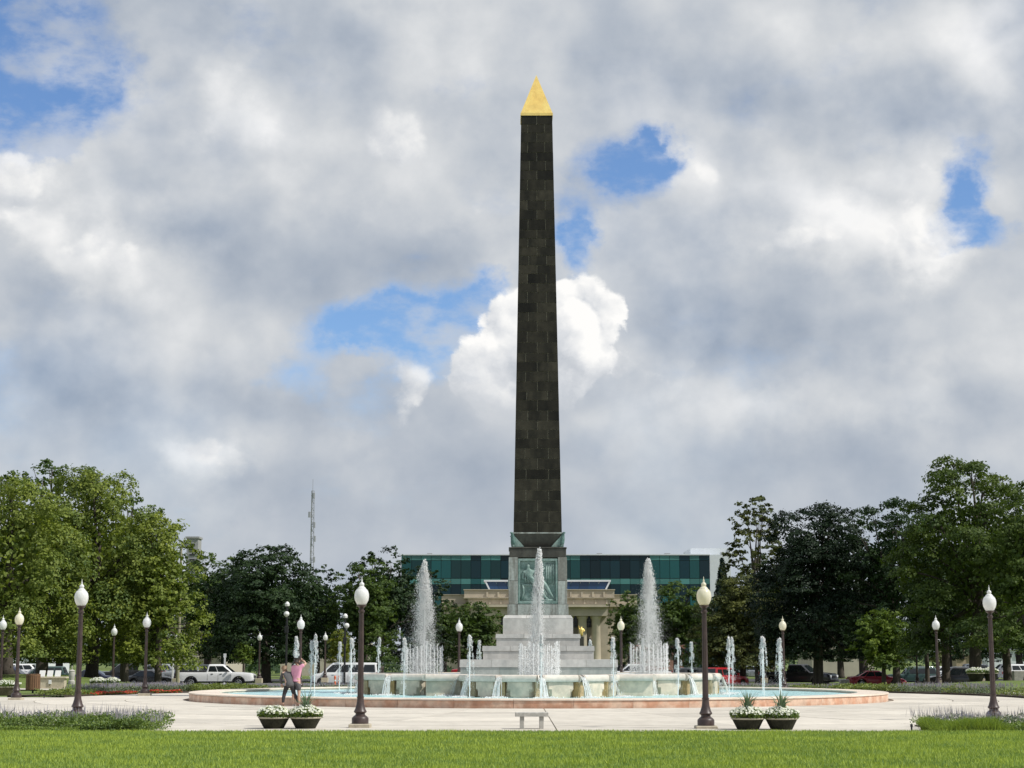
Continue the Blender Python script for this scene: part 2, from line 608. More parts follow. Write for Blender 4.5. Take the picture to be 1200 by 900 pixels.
# the plaza: grout bed and radial concrete slabs
LAWN_Y = 42.2
pl = MB()
pl.v = [(OX + 40.5 * math.sin(t), max(LAWN_Y - 1.5, OY - 40.5 * math.cos(t)), -0.035) for t in np.linspace(-PI / 2, PI / 2, 41)]
pl.f = [tuple(range(41))]
pl2 = [(OX + 21.2 * math.sin(t), OY - 0.2 - 21.2 * math.cos(t), -0.031) for t in np.linspace(PI / 2, 3 * PI / 2, 31)]
pl.add(pl2, [tuple(range(31))])
plaza = pl.obj('plaza', M_grout)
tag(plaza, kind='structure')
rings = [15.0, 17.4, 19.2, 21.0, 24.2, 27.4, 30.6, 33.8, 37.2, 40.4]
nslab = 0
slab_y0 = LAWN_Y
random.seed(3)
for k in range(len(rings) - 1):
    r0, r1 = rings[k] + 0.022, rings[k + 1] - 0.022
    seg = 40
    for j in range(seg):
        a0, a1 = 2 * PI * j / seg, 2 * PI * (j + 1) / seg
        am = (a0 + a1) / 2
        yc = OY - (r0 + r1) / 2 * math.cos(am)
        xc = OX + (r0 + r1) / 2 * math.sin(am)
        if k >= 3 and (yc > OY - 1 or yc < LAWN_Y - 2.5 or abs(xc) > 33):
            continue
        pts = []
        for r, (b0, b1) in ((r0, (a0, a1)), (r1, (a1, a0))):
            da = 0.015 / r
            lo, hi = (b0 + da, b1 - da) if b0 < b1 else (b0 - da, b1 + da)
            for t in np.linspace(lo, hi, 4):
                pts.append((OX + r * math.sin(t), OY - r * math.cos(t)))
        ymin = min(p[1] for p in pts)
        if ymin < LAWN_Y:
            pts = [(p[0], max(p[1], LAWN_Y)) for p in pts]
            if max(p[1] for p in pts) < LAWN_Y + 0.3:
                continue
        if nslab >= 290:
            continue
        nslab += 1
        dz = random.uniform(-0.003, 0.003)
        b = MB()
        n = len(pts)
        b.add([(p[0], p[1], dz) for p in pts] + [(p[0], p[1], -0.03) for p in pts],
              [tuple(range(n))] + [(i, i + n, (i + 1) % n + n, (i + 1) % n) for i in range(n)])
        b.obj('paving_slab', M_conc, plaza)

# front lawn: a raised sheet whose edge meets the paving
rows = []
rr = random.Random(5)
xsl = np.linspace(-45, 45, 181)
rows.append([(x, LAWN_Y + 0.02 * math.sin(x * 2.1) + rr.uniform(-0.02, 0.02), -0.02) for x in xsl])
rows.append([(x, LAWN_Y - 0.03 + 0.02 * math.sin(x * 2.1), 0.045) for x in xsl])
for y in (LAWN_Y - 1, 38, 34, 28, 20, 10, -10, -60):
    rows.append([(x, y, 0.05 + rr.uniform(-0.006, 0.006)) for x in xsl])
lawn = MB().grid(rows).obj('lawn', M_lawnbase, smooth=True)
tag(lawn, kind='structure')

# mown grass blades on the lawn (near part, as far as the frame and a little beyond)
M_blade = mat('grass blade', (0.290, 0.372, 0.078), 0.65, tint=0.48, transl=0.28, spec=0.25)
nb = 335000
r_ = np.random.default_rng(11)
yb = LAWN_Y + 0.03 - 16.5 * r_.random(nb) ** 1.25
xb = (r_.random(nb) * 2 - 1) * (yb * 0.30 + 3.5)
patch = np.sin(xb * 1.7 + np.sin(yb * 2.3) * 1.2) * np.sin(yb * 1.9 + np.cos(xb * 0.9) * 1.6)
hb = (0.045 + 0.055 * r_.random(nb) ** 1.5) * (1 + 0.12 * patch)
wb = 0.0065 + 0.011 * r_.random(nb)
ang = r_.random(nb) * 2 * PI
lean = r_.normal(size=(nb, 2)) * 0.028
V0 = np.stack([xb - np.cos(ang) * wb, yb - np.sin(ang) * wb, np.full(nb, 0.04)], -1)
V1 = np.stack([xb + np.cos(ang) * wb, yb + np.sin(ang) * wb, np.full(nb, 0.04)], -1)
V2 = np.stack([xb + lean[:, 0], yb + lean[:, 1], 0.045 + hb], -1)
Vb = np.stack([V0, V1, V2], 1).reshape(-1, 3)
Fb = np.arange(3 * nb).reshape(nb, 3)
tb = np.clip(0.5 + 0.22 * patch + 0.25 * r_.normal(size=nb), 0, 1)
grass = link('mown_grass', np_mesh('mown_grass', Vb, Fb, tb), M_blade)
tag(grass, 'short bright green mown grass in the foreground', 'grass', kind='stuff')

# street behind the park with kerbs, lane line and sidewalk
def strip(name, y0, y1, dz, m, x0=-160, x1=160, kind='structure', nseg=40, parent=None):
    r0 = [(x, y0, gz(x, y0) + dz) for x in np.linspace(x0, x1, nseg)]
    r1 = [(x, y1, gz(x, y1) + dz) for x in np.linspace(x0, x1, nseg)]
    o = MB().grid([r0, r1]).obj(name, m, parent)
    if kind:
        tag(o, kind=kind)
    return o


road = strip('road', 150.5, 171, -0.05, M_asph)
strip('lane_line', 160.6, 160.75, -0.044, M_mark, kind=None, parent=road)
strip('lane_line', 164.6, 164.75, -0.044, M_mark, kind=None, parent=road)
for y0, y1 in ((150.2, 150.5), (171, 171.3)):
    b = MB().box(-160, 160, y0, y1, -0.95, -0.72)
    tag(b.obj('kerb', M_kerb), kind='structure')
strip('sidewalk', 145.6, 148.2, -0.04, M_walk)
strip('sidewalk', 173.0, 175.4, -0.04, M_walk)
# side walks that leave the plaza to the left and right
def ribbon(name, pts, w, dz, m):
    L, Rr = [], []
    for i, p in enumerate(pts):
        p = Vector(p)
        t = (Vector(pts[min(i + 1, len(pts) - 1)]) - Vector(pts[max(i - 1, 0)])).normalized()
        nrm = Vector((-t.y, t.x)) * w / 2
        a, b = p + nrm, p - nrm
        L.append((a.x, a.y, gz(a.x, a.y) + dz))
        Rr.append((b.x, b.y, gz(b.x, b.y) + dz))
    return tag(MB().grid([L, Rr]).obj(name, m), kind='structure')


ribbon('footpath', [(-18, 78), (-24, 80.5), (-34, 84), (-60, 90)], 4.0, -0.02, M_walk)
ribbon('footpath', [(-20, 97), (-28, 99), (-50, 101), (-80, 102)], 1.6, -0.03, M_walk)
ribbon('footpath', [(20, 86), (28, 89), (40, 92), (70, 97)], 2.4, -0.03, M_walk)
ribbon('footpath', [(14, 148), (20, 146), (32, 140), (50, 120), (70, 100)], 2.0, -0.035, M_walk)
# ------------------------------------------------------------------ obelisk
M_gran = mat('black granite', (0.0125, 0.012, 0.0085), 0.46, var=0.35, vscale=1.2, col2=(0.030, 0.0275, 0.019), rnd=0.42, bump=0.05, bscale=30, spec=0.18, streak=True)
M_mort = mat('pale mortar', (0.30, 0.28, 0.21), 0.9, var=0.3)
M_gold = mat('gold leaf', (1.0, 0.75, 0.255), 0.38, 0.6, var=0.16, vscale=1.1, col2=(1.0, 0.69, 0.21), bump=0.3, bscale=7)
M_step = mat('grey limestone steps', (0.53, 0.515, 0.485), 0.75, var=0.14, vscale=1.6, col2=(0.42, 0.415, 0.395), rnd=0.07, bump=0.12, bscale=24, streak=True)
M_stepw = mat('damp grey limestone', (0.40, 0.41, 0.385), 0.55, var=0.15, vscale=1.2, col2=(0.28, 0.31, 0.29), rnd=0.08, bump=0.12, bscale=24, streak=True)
M_ped = mat('weathered grey granite', (0.165, 0.165, 0.145), 0.6, var=0.25, vscale=3.4, col2=(0.33, 0.36, 0.335), rnd=0.12, bump=0.1, streak=True)
M_dark = mat('dark granite collar', (0.032, 0.030, 0.023), 0.55, var=0.3, vscale=2, col2=(0.06, 0.058, 0.046), rnd=0.12, streak=True)
M_verd = mat('verdigris bronze', (0.125, 0.205, 0.182), 0.65, 0.1, var=0.3, vscale=3, col2=(0.25, 0.335, 0.305), bump=0.15)
M_verdd = mat('dark verdigris', (0.065, 0.13, 0.115), 0.6, 0.15, var=0.25, vscale=3, col2=(0.12, 0.20, 0.18))

ob = thing('obelisk', (OX, OY, 0), 'tall black granite obelisk with golden tip rising from a stepped stone base', 'obelisk')
# (half width, z) of each stage measured from the photograph
def half(px, D):
    return px / FPX * D * 0.99


zt = {k: zp(k, OY - h) for k, h in ((790, 3.2), (782, 3.25), (773, 3.25), (763, 2.35), (757, 2.35), (748, 1.8), (743, 1.8), (721, 1.45), (708, 1.25), (653, 1.25))}
Z_SHAFT0 = zp(624, OY - 1.03)
Z_SHAFT1 = zp(135, OY - 0.69)
Z_TIP = zp(88, OY)
HB, HT = 1.04, 0.695
core_in = 0.02


def course(parent, name, m, h0, h1, z0, z1, nb, gap=0.012, rnd_dz=0.0, taper=None, rows=2):
    """a ring of stones: front and back rows of nb stones, with the side stones between"""
    def slab(xa, xb, ya, yb):
        b = MB()
        k = h1 / h0
        b.add([(xa, ya, z0), (xb, ya, z0), (xb, yb, z0), (xa, yb, z0), (xa * k, ya * k, z1), (xb * k, ya * k, z1), (xb * k, yb * k, z1), (xa * k, yb * k, z1)],
              [(3, 2, 1, 0), (4, 5, 6, 7), (0, 1, 5, 4), (1, 2, 6, 5), (2, 3, 7, 6), (3, 0, 4, 7)])
        return b.obj(name, m, parent)
    g2 = gap / 2
    cuts = [-h0 + 2 * h0 * c for c in nb]
    dep = h0 * 0.5 if h0 > 1.2 else h0 * 0.98
    for i in range(len(cuts) - 1):
        xa = cuts[i] + (g2 if i else 0)
        xb = cuts[i + 1] - (g2 if i < len(cuts) - 2 else 0)
        if h0 > 1.2:
            slab(xa, xb, -h0, -h0 + dep)
            slab(xa, xb, h0 - dep, h0)
        else:
            slab(xa, xb, -h0, -g2)
            slab(xa, xb, g2, h0)
    if h0 > 1.2:
        for sgn in (-1, 1):
            xs_ = sorted((sgn * h0, sgn * (h0 - dep)))
            slab(xs_[0], xs_[1], -h0 + dep + g2, h0 - dep - g2)


# shaft: courses of granite blocks over a mortar core
NC = 43
rs = random.Random(21)
zc = [Z_SHAFT0]
hs = [rs.choice((0.9, 1.0, 1.0, 1.1)) for _ in range(NC)]
sc_ = (Z_SHAFT1 - Z_SHAFT0) / sum(hs)
for h in hs:
    zc.append(zc[-1] + h * sc_)


def shw(z):
    return HB + (HT - HB) * (z - Z_SHAFT0) / (Z_SHAFT1 - Z_SHAFT0)


b = MB()
k0, k1 = HB - 0.022, HT - 0.022
b.add([(-k0, -k0, Z_SHAFT0), (k0, -k0, Z_SHAFT0), (k0, k0, Z_SHAFT0), (-k0, k0, Z_SHAFT0), (-k1, -k1, Z_SHAFT1), (k1, -k1, Z_SHAFT1), (k1, k1, Z_SHAFT1), (-k1, k1, Z_SHAFT1)],
      [(3, 2, 1, 0), (4, 5, 6, 7), (0, 1, 5, 4), (1, 2, 6, 5), (2, 3, 7, 6), (3, 0, 4, 7)])
b.obj('shaft_core', M_mort, ob)
for i in range(NC):
    cuts = [0, 0.5, 1] if i % 2 == 0 else [0, rs.choice((0.22, 0.25, 0.28)), rs.choice((0.74, 0.76, 0.5 + 0.24)), 1]
    z0, z1 = zc[i] + 0.008, zc[i + 1] - 0.008
    course(ob, 'granite_block', M_gran, shw(z0) + rs.uniform(0, 0.003), shw(z1) + rs.uniform(0, 0.003), z0, z1, cuts, gap=0.024)
# gilded tip with a thin lower band
b = MB()
b.box(-HT - 0.03, HT + 0.03, -HT - 0.03, HT + 0.03, Z_SHAFT1 - 0.02, Z_SHAFT1 + 0.10)
b.obj('gilded_band', M_gold, ob)
b = MB()
hh = HT + 0.015
zz = Z_SHAFT1 + 0.10
b.add([(-hh, -hh, zz), (hh, -hh, zz), (hh, hh, zz), (-hh, hh, zz), (0, 0, Z_TIP)], [(3, 2, 1, 0), (0, 1, 4), (1, 2, 4), (2, 3, 4), (3, 0, 4)])
b.obj('gilded_tip', M_gold, ob)

# collar: inverted dark blocks under the shaft, bronze eagles at the corners
Z_PT = zp(653, OY - 1.25)
Z_C1 = zp(641, OY - 1.3)
Z_C0 = Z_SHAFT0
b = MB()
b.bbox(-1.22, 1.22, -1.22, 1.22, Z_PT, Z_C1 - 0.05, 0.02)
b.bbox(-1.25, 1.25, -1.25, 1.25, Z_C1 - 0.05, Z_C1, 0.02)
b.obj('collar_block', M_dark, ob)
b = MB()
b.box(-0.74, 0.74, -0.74, 0.74, Z_C1, Z_C0 - 0.05)
b.v[-8:] = [(x * (0.92 if i < 4 else 1.06) / 0.74, y * (0.92 if i < 4 else 1.06) / 0.74, z) for i, (x, y, z) in enumerate(b.v[-8:])]
b.obj('neck_block', M_dark, ob)
b = MB()
b.box(-1.10, 1.10, -1.10, 1.10, Z_C0 - 0.05, Z_C0 + 0.005)
b.obj('shaft_ledge', M_ped, ob)
for sx, sy in ((-1, -1), (1, -1), (1, 1), (-1, 1)):
    e = bpy.data.objects.new('corner_eagle', None)
    hgt = Z_C0 - Z_C1
    # body and head
    pts = {'a': ((1.02 * sx, 1.02 * sy, Z_C1 + 0.06), 0.09), 'b': ((1.06 * sx, 1.06 * sy, Z_C1 + hgt * 0.45), 0.11),
           'c': ((1.08 * sx, 1.08 * sy, Z_C1 + hgt * 0.78), 0.085), 'd': ((1.11 * sx, 1.11 * sy, Z_C1 + hgt * 0.98), 0.06), 'e': ((1.19 * sx, 1.19 * sy, Z_C1 + hgt * 0.96), 0.025)}
    body = skin('corner_eagle', pts, [('a', 'b'), ('b', 'c'), ('c', 'd'), ('d', 'e')], 'b', M_verdd, ob, 1)
    for ax in (0, 1):                      # a wing along each face
        w = MB()
        poly = [(1.10, Z_C1 + hgt * 0.93), (1.12, Z_C1 + 0.02), (0.58, Z_C1 + 0.02), (0.74, Z_C1 + hgt * 0.32), (0.94, Z_C1 + hgt * 0.66)]
        vs = []
        for off in (1.0, 1.075):
            for (s_, z_) in poly:
                o_ = off + (z_ - Z_C1) * 0.06
                p_ = (s_ * sx, o_ * sy, z_) if ax == 0 else (o_ * sx, s_ * sy, z_)
                vs.append(p_)
        w.add(vs, [tuple(range(5)), tuple(range(9, 4, -1))] + [(i, i + 5, (i + 1) % 5 + 5, (i + 1) % 5) for i in range(5)])
        w.obj('wing', M_verd, body)

# pedestal: corner pilasters, plain sides, bronze relief panel in front
Z_P0 = zp(721, OY - 1.3)
Z_R0 = zp(708, OY - 1.25)
for z0, z1, h in ((Z_P0, Z_R0 - 0.008, 1.31), ):
    course(ob, 'base_stone', M_ped, h, h - 0.01, z0, z1, [0, 0.17, 0.83, 1], gap=0.012)
b = MB().box(-1.0, 1.0, -1.0, 1.0, Z_P0 - 0.5, Z_PT + 0.002)
b.obj('pedestal_core', M_ped, ob)
for sx in (-1, 1):
    for sy in (-1, 1):
        x0, x1 = sorted((sx * 0.86, sx * 1.25))
        y0, y1 = sorted((sy * 0.86, sy * 1.25))
        zm = Z_R0 + (Z_PT - Z_R0) * 0.5
        MB().bbox(x0, x1, y0, y1, Z_R0, zm - 0.006, 0.012).obj('corner_stone', M_ped, ob)
        MB().bbox(x0, x1, y0, y1, zm + 0.006, Z_PT - 0.004, 0.012).obj('corner_stone', M_ped, ob)
for ax in range(4):
    rot = Matrix.Rotation(ax * PI / 2, 4, 'Z')
    fz0, fz1 = Z_R0 + 0.02, Z_PT - 0.06
    b = MB().box(-0.84, 0.84, -1.13, -1.0, fz0, fz1)
    pan = b.obj('relief_panel', M_verd, ob)
    pan.rotation_euler = (0, 0, ax * PI / 2)
    b = MB()
    for (x0, x1, z0, z1) in ((-0.85, 0.85, fz0, fz0 + 0.12), (-0.85, 0.85, fz1 - 0.09, fz1), (-0.85, -0.76, fz0 + 0.12, fz1 - 0.09), (0.76, 0.85, fz0 + 0.12, fz1 - 0.09)):
        b.bbox(x0, x1, -1.24, -1.131, z0, z1, 0.015)
    b.obj('relief_frame', M_verd, pan)
    hz = fz1 - fz0

    def Q(u_, w_, r_=0.1, y_=-1.15):
        return ((-0.76 + 1.52 * u_, y_, fz0 + 0.10 + (hz - 0.2) * w_), r_)
    # seated draped figure in low relief, one leg stretched out to the right
    pts = {'hip': Q(0.30, 0.46, 0.17), 'waist': Q(0.25, 0.60, 0.13), 'chest': Q(0.24, 0.72, 0.16), 'neck': Q(0.22, 0.81, 0.06), 'head': Q(0.22, 0.87, 0.09), 'top': Q(0.24, 0.93, 0.06),
           'shl': Q(0.10, 0.73, 0.07), 'ell': Q(0.07, 0.56, 0.055), 'hal': Q(0.30, 0.53, 0.045),
           'shr': Q(0.38, 0.74, 0.07), 'elr': Q(0.56, 0.70, 0.055), 'har': Q(0.70, 0.84, 0.05),
           'kn1': Q(0.62, 0.53, 0.13), 'an1': Q(0.88, 0.16, 0.06), 'ft1': Q(0.97, 0.08, 0.05),
           'kn2': Q(0.55, 0.40, 0.14), 'an2': Q(0.70, 0.10, 0.07), 'ft2': Q(0.80, 0.05, 0.05)}
    ed = [('hip', 'waist'), ('waist', 'chest'), ('chest', 'neck'), ('neck', 'head'), ('head', 'top'), ('chest', 'shl'), ('shl', 'ell'), ('ell', 'hal'), ('chest', 'shr'), ('shr', 'elr'), ('elr', 'har'),
          ('hip', 'kn1'), ('kn1', 'an1'), ('an1', 'ft1'), ('hip', 'kn2'), ('kn2', 'an2'), ('an2', 'ft2')]
    skin('relief_figure', pts, ed, 'hip', M_verd, pan, 1)
    b = MB()
    # seat, staff, drapery folds and fluted column behind the figure
    b.tube([Q(0.04, 0.42)[0], Q(0.30, 0.40)[0], Q(0.40, 0.37)[0]], 0.06, 6)
    b.tube([Q(0.08, 0.42)[0], Q(0.10, 0.22)[0], Q(0.05, 0.04)[0]], [0.06, 0.045, 0.07], 6)
    b.tube([Q(0.36, 0.38)[0], Q(0.34, 0.20)[0], Q(0.40, 0.04)[0]], [0.06, 0.045, 0.07], 6)
    b.tube([Q(0.02, 0.04)[0], Q(0.98, 0.03)[0]], 0.05, 6)
    for i in range(5):
        uu = 0.74 + i * 0.05
        b.tube([Q(uu, 0.42, 0, -1.14)[0], Q(uu, 0.95, 0, -1.14)[0]], 0.035, 6)
    for i in range(5):
        b.tube([Q(0.42 + 0.05 * i, 0.44 - 0.01 * i, 0, -1.17)[0], Q(0.50 + 0.05 * i, 0.25, 0, -1.18)[0], Q(0.56 + 0.06 * i, 0.09, 0, -1.15)[0]], [0.035, 0.04, 0.02], 5)
    for i in range(4):
        b.tube([Q(0.13 + 0.05 * i, 0.70, 0, -1.17)[0], Q(0.15 + 0.06 * i, 0.55, 0, -1.21)[0], Q(0.16 + 0.08 * i, 0.46, 0, -1.2)[0]], [0.02, 0.03, 0.02], 5)
    b.obj('relief_setting', M_verd, pan, smooth=True)

# plinth and three stepped tiers
def tier(h, za, zb, zc_, m_cap, m_low, n_cap, n_low, over=0.035):
    """riser from za to zb, projecting cap from zb to zc_"""
    MB().box(-h + 0.05, h - 0.05, -h + 0.05, h - 0.05, za, zc_ - 0.02).obj('tier_core', M_mort, ob)
    course(ob, 'base_stone', m_low, h - over, h - over, za, zb - 0.004, [i / n_low for i in range(n_low + 1)], gap=0.012)
    course(ob, 'base_stone', m_cap, h, h - 0.012, zb + 0.004, zc_, [i / n_cap for i in range(n_cap + 1)], gap=0.012)


Z4 = Z_P0
course(ob, 'base_stone', M_step, 1.49, 1.49, zt[743], Z4 - 0.14, [0, 0.5, 1], gap=0.014)
course(ob, 'base_stone', M_step, 1.49, 1.40, Z4 - 0.132, Z4, [0, 0.33, 0.67, 1], gap=0.014)
tier(1.80, zt[757], zt[748], zt[743], M_step, M_step, 3, 2)
tier(2.36, zt[773], zt[763], zt[757], M_step, M_step, 4, 3)
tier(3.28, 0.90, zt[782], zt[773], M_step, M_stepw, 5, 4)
# ------------------------------------------------------------------ fountain: pink curb, outer pool, raised quatrefoil basin
M_pink = mat('pink veined marble', (0.60, 0.32, 0.20), 0.45, var=0.22, vscale=1.6, col2=(0.74, 0.53, 0.39), rnd=0.10, bump=0.05, thr=(0.36, 0.62))
M_pinks = mat('pale marble coping', (0.70, 0.58, 0.46), 0.5, var=0.12, vscale=1.2, col2=(0.76, 0.66, 0.56), rnd=0.08)
M_rim = mat('basin rim stone', (0.62, 0.55, 0.47), 0.6, var=0.14, vscale=1.5, col2=(0.70, 0.63, 0.55), rnd=0.08, bump=0.08)
M_panel = mat('basin panel marble', (0.68, 0.58, 0.455), 0.6, var=0.16, vscale=1.5, col2=(0.46, 0.42, 0.33), rnd=0.14, bump=0.06, thr=(0.38, 0.66))
M_iron = mat('iron stained stone', (0.40, 0.26, 0.10), 0.6, var=0.3, vscale=2.5, col2=(0.50, 0.40, 0.25), rnd=0.18, streak=True)
M_scup = mat('dark spout', (0.05, 0.045, 0.04), 0.6)
M_floor = mat('pool floor paint', (0.25, 0.60, 0.66), 0.6, var=0.1)


def water_mat(name, base, col2, bump, rough=0.08):
    m = mat(name, base, rough, var=0.12, vscale=0.9, col2=col2, bump=0)
    t = m.node_tree
    q = NT(t)
    bs = t.nodes['Principled BSDF']
    bn = q.n('ShaderNodeBump')
    bn.inputs['Strength'].default_value = bump
    bn.inputs['Distance'].default_value = 0.08
    tcd = q.n('ShaderNodeTexCoord')
    P = S(tcd.outputs['Object'], q)
    q.put(bn.inputs['Height'], q.noise(P, 3.2, 5, 0.65, 0.6))
    t.links.new(bn.outputs[0], bs.inputs['Normal'])
    bs.inputs['IOR'].default_value = 1.33
    return m


M_water = water_mat('turquoise pool water', (0.36, 0.63, 0.65), (0.50, 0.73, 0.74), 0.9, 0.22)
M_water2 = water_mat('foaming basin water', (0.66, 0.72, 0.70), (0.80, 0.83, 0.81), 1.0, 0.25)
M_spray = mat('white water', (0.98, 0.98, 0.975), 0.35, transl=0.62, trt=(1.0, 1.0, 1.0))
M_film = mat('falling water', (0.76, 0.77, 0.75), 0.2, col2=(0.92, 0.92, 0.91), vscale=9, transl=0.35, streak=True, trt=(1.05, 1.08, 1.08))

RC = 14.8
fo = thing('fountain', (OX, OY, 0), 'round fountain with pink marble curb, turquoise pool and raised stone basin', 'fountain')
NB = 44
for j in range(NB):
    a0, a1 = 2 * PI * (j + 0.5) / NB, 2 * PI * (j + 1.5) / NB

    def arc_block(r0, r1, z0, z1, gap, nm, m, nseg=4):
        b = MB()
        rows = []
        for i in range(nseg + 1):
            t = a0 + gap / r1 + (a1 - a0 - 2 * gap / r1) * i / nseg
            s_, c_ = math.sin(t), -math.cos(t)
            rows.append([(r0 * s_, r0 * c_, z0), (r1 * s_, r1 * c_, z0), (r1 * s_, r1 * c_, z1 - 0.012), ((r1 - 0.012) * s_, (r1 - 0.012) * c_, z1),
                         (r0 * s_, r0 * c_, z1), (r0 * s_, r0 * c_, z0)])
        b.grid(rows)
        n = 6
        b.f.append(tuple(range(5)))
        b.f.append(tuple(nseg * n + i for i in range(4, -1, -1)))
        return b.obj(nm, m, fo)
    arc_block(RC - 0.42, RC, -0.03, 0.255, 0.006, 'curb_block', M_pink)
    arc_block(RC - 1.25, RC + 0.03, 0.262, 0.315, 0.005, 'coping_block', M_pinks)
b = MB().lathe([(RC - 0.45, -0.05), (RC - 0.45, 0.25), (RC - 1.20, 0.25), (RC - 1.20, -0.35)], 88)
b.f = b.f[:-2]
b.obj('curb_core', M_rim, fo)
MB().lathe([(RC - 1.1, -0.4), (RC - 1.1, -0.35)], 64).obj('pool_floor', M_floor, fo)
# outer water with real ripples
nr, na = 60, 140
rows = []
rw = np.random.default_rng(4)
for i in range(nr + 1):
    r = 3.0 + (RC - 1.20 - 3.0) * i / nr
    rows.append([(r * math.sin(2 * PI * k / na), -r * math.cos(2 * PI * k / na), 0.20 + float(rw.normal()) * 0.007) for k in range(na + 1)])
o = MB().grid(rows).obj('pool_water', M_water, fo, smooth=True)
tag(o, kind='structure')

# raised basin outline: square with a half round lobe on every side
HSQ, RL = 4.62, 3.16
ZR = 1.07
basin_water = None


def lobes_outline(off, nl=12):
    """outline counterclockwise offset inwards by off"""
    pts = []
    for k in range(4):
        rot = k * PI / 2
        loc = [(-HSQ + off, -HSQ + off), (-(RL - off), -HSQ + off)]
        for i in range(nl + 1):
            a = PI + PI * i / nl
            loc.append(((RL - off) * math.cos(a), -HSQ + (RL - off) * math.sin(a) + 0.0))
        loc = loc[:1] + loc[2:] + [((RL - off), -HSQ + off)]
        # drop duplicates near the square face
        for (x, y) in loc:
            c, s_ = math.cos(rot), math.sin(rot)
            pts.append((x * c - y * s_, x * s_ + y * c))
    return pts


def outline_sheet(off, z, name, m, kind=None, z2=None):
    p = lobes_outline(off)
    n = len(p)
    b = MB()
    if z2 is None:
        b.add([(0, 0, z)] + [(x, y, z) for x, y in p], [(0, 1 + i, 1 + (i + 1) % n) for i in range(n)])
    else:
        b.add([(x, y, z) for x, y in p] + [(x, y, z2) for x, y in p], [(i, (i + 1) % n, (i + 1) % n + n, i + n) for i in range(n)])
    o_ = b.obj(name, m, fo)
    return o_


outline_sheet(0.34, 0.0, 'basin_core', M_panel, z2=ZR - 0.24)
o = outline_sheet(0.30, ZR - 0.035, 'basin_water', M_water2)
tag(o, kind='structure')

rsp = random.Random(9)
SPOUTS = []


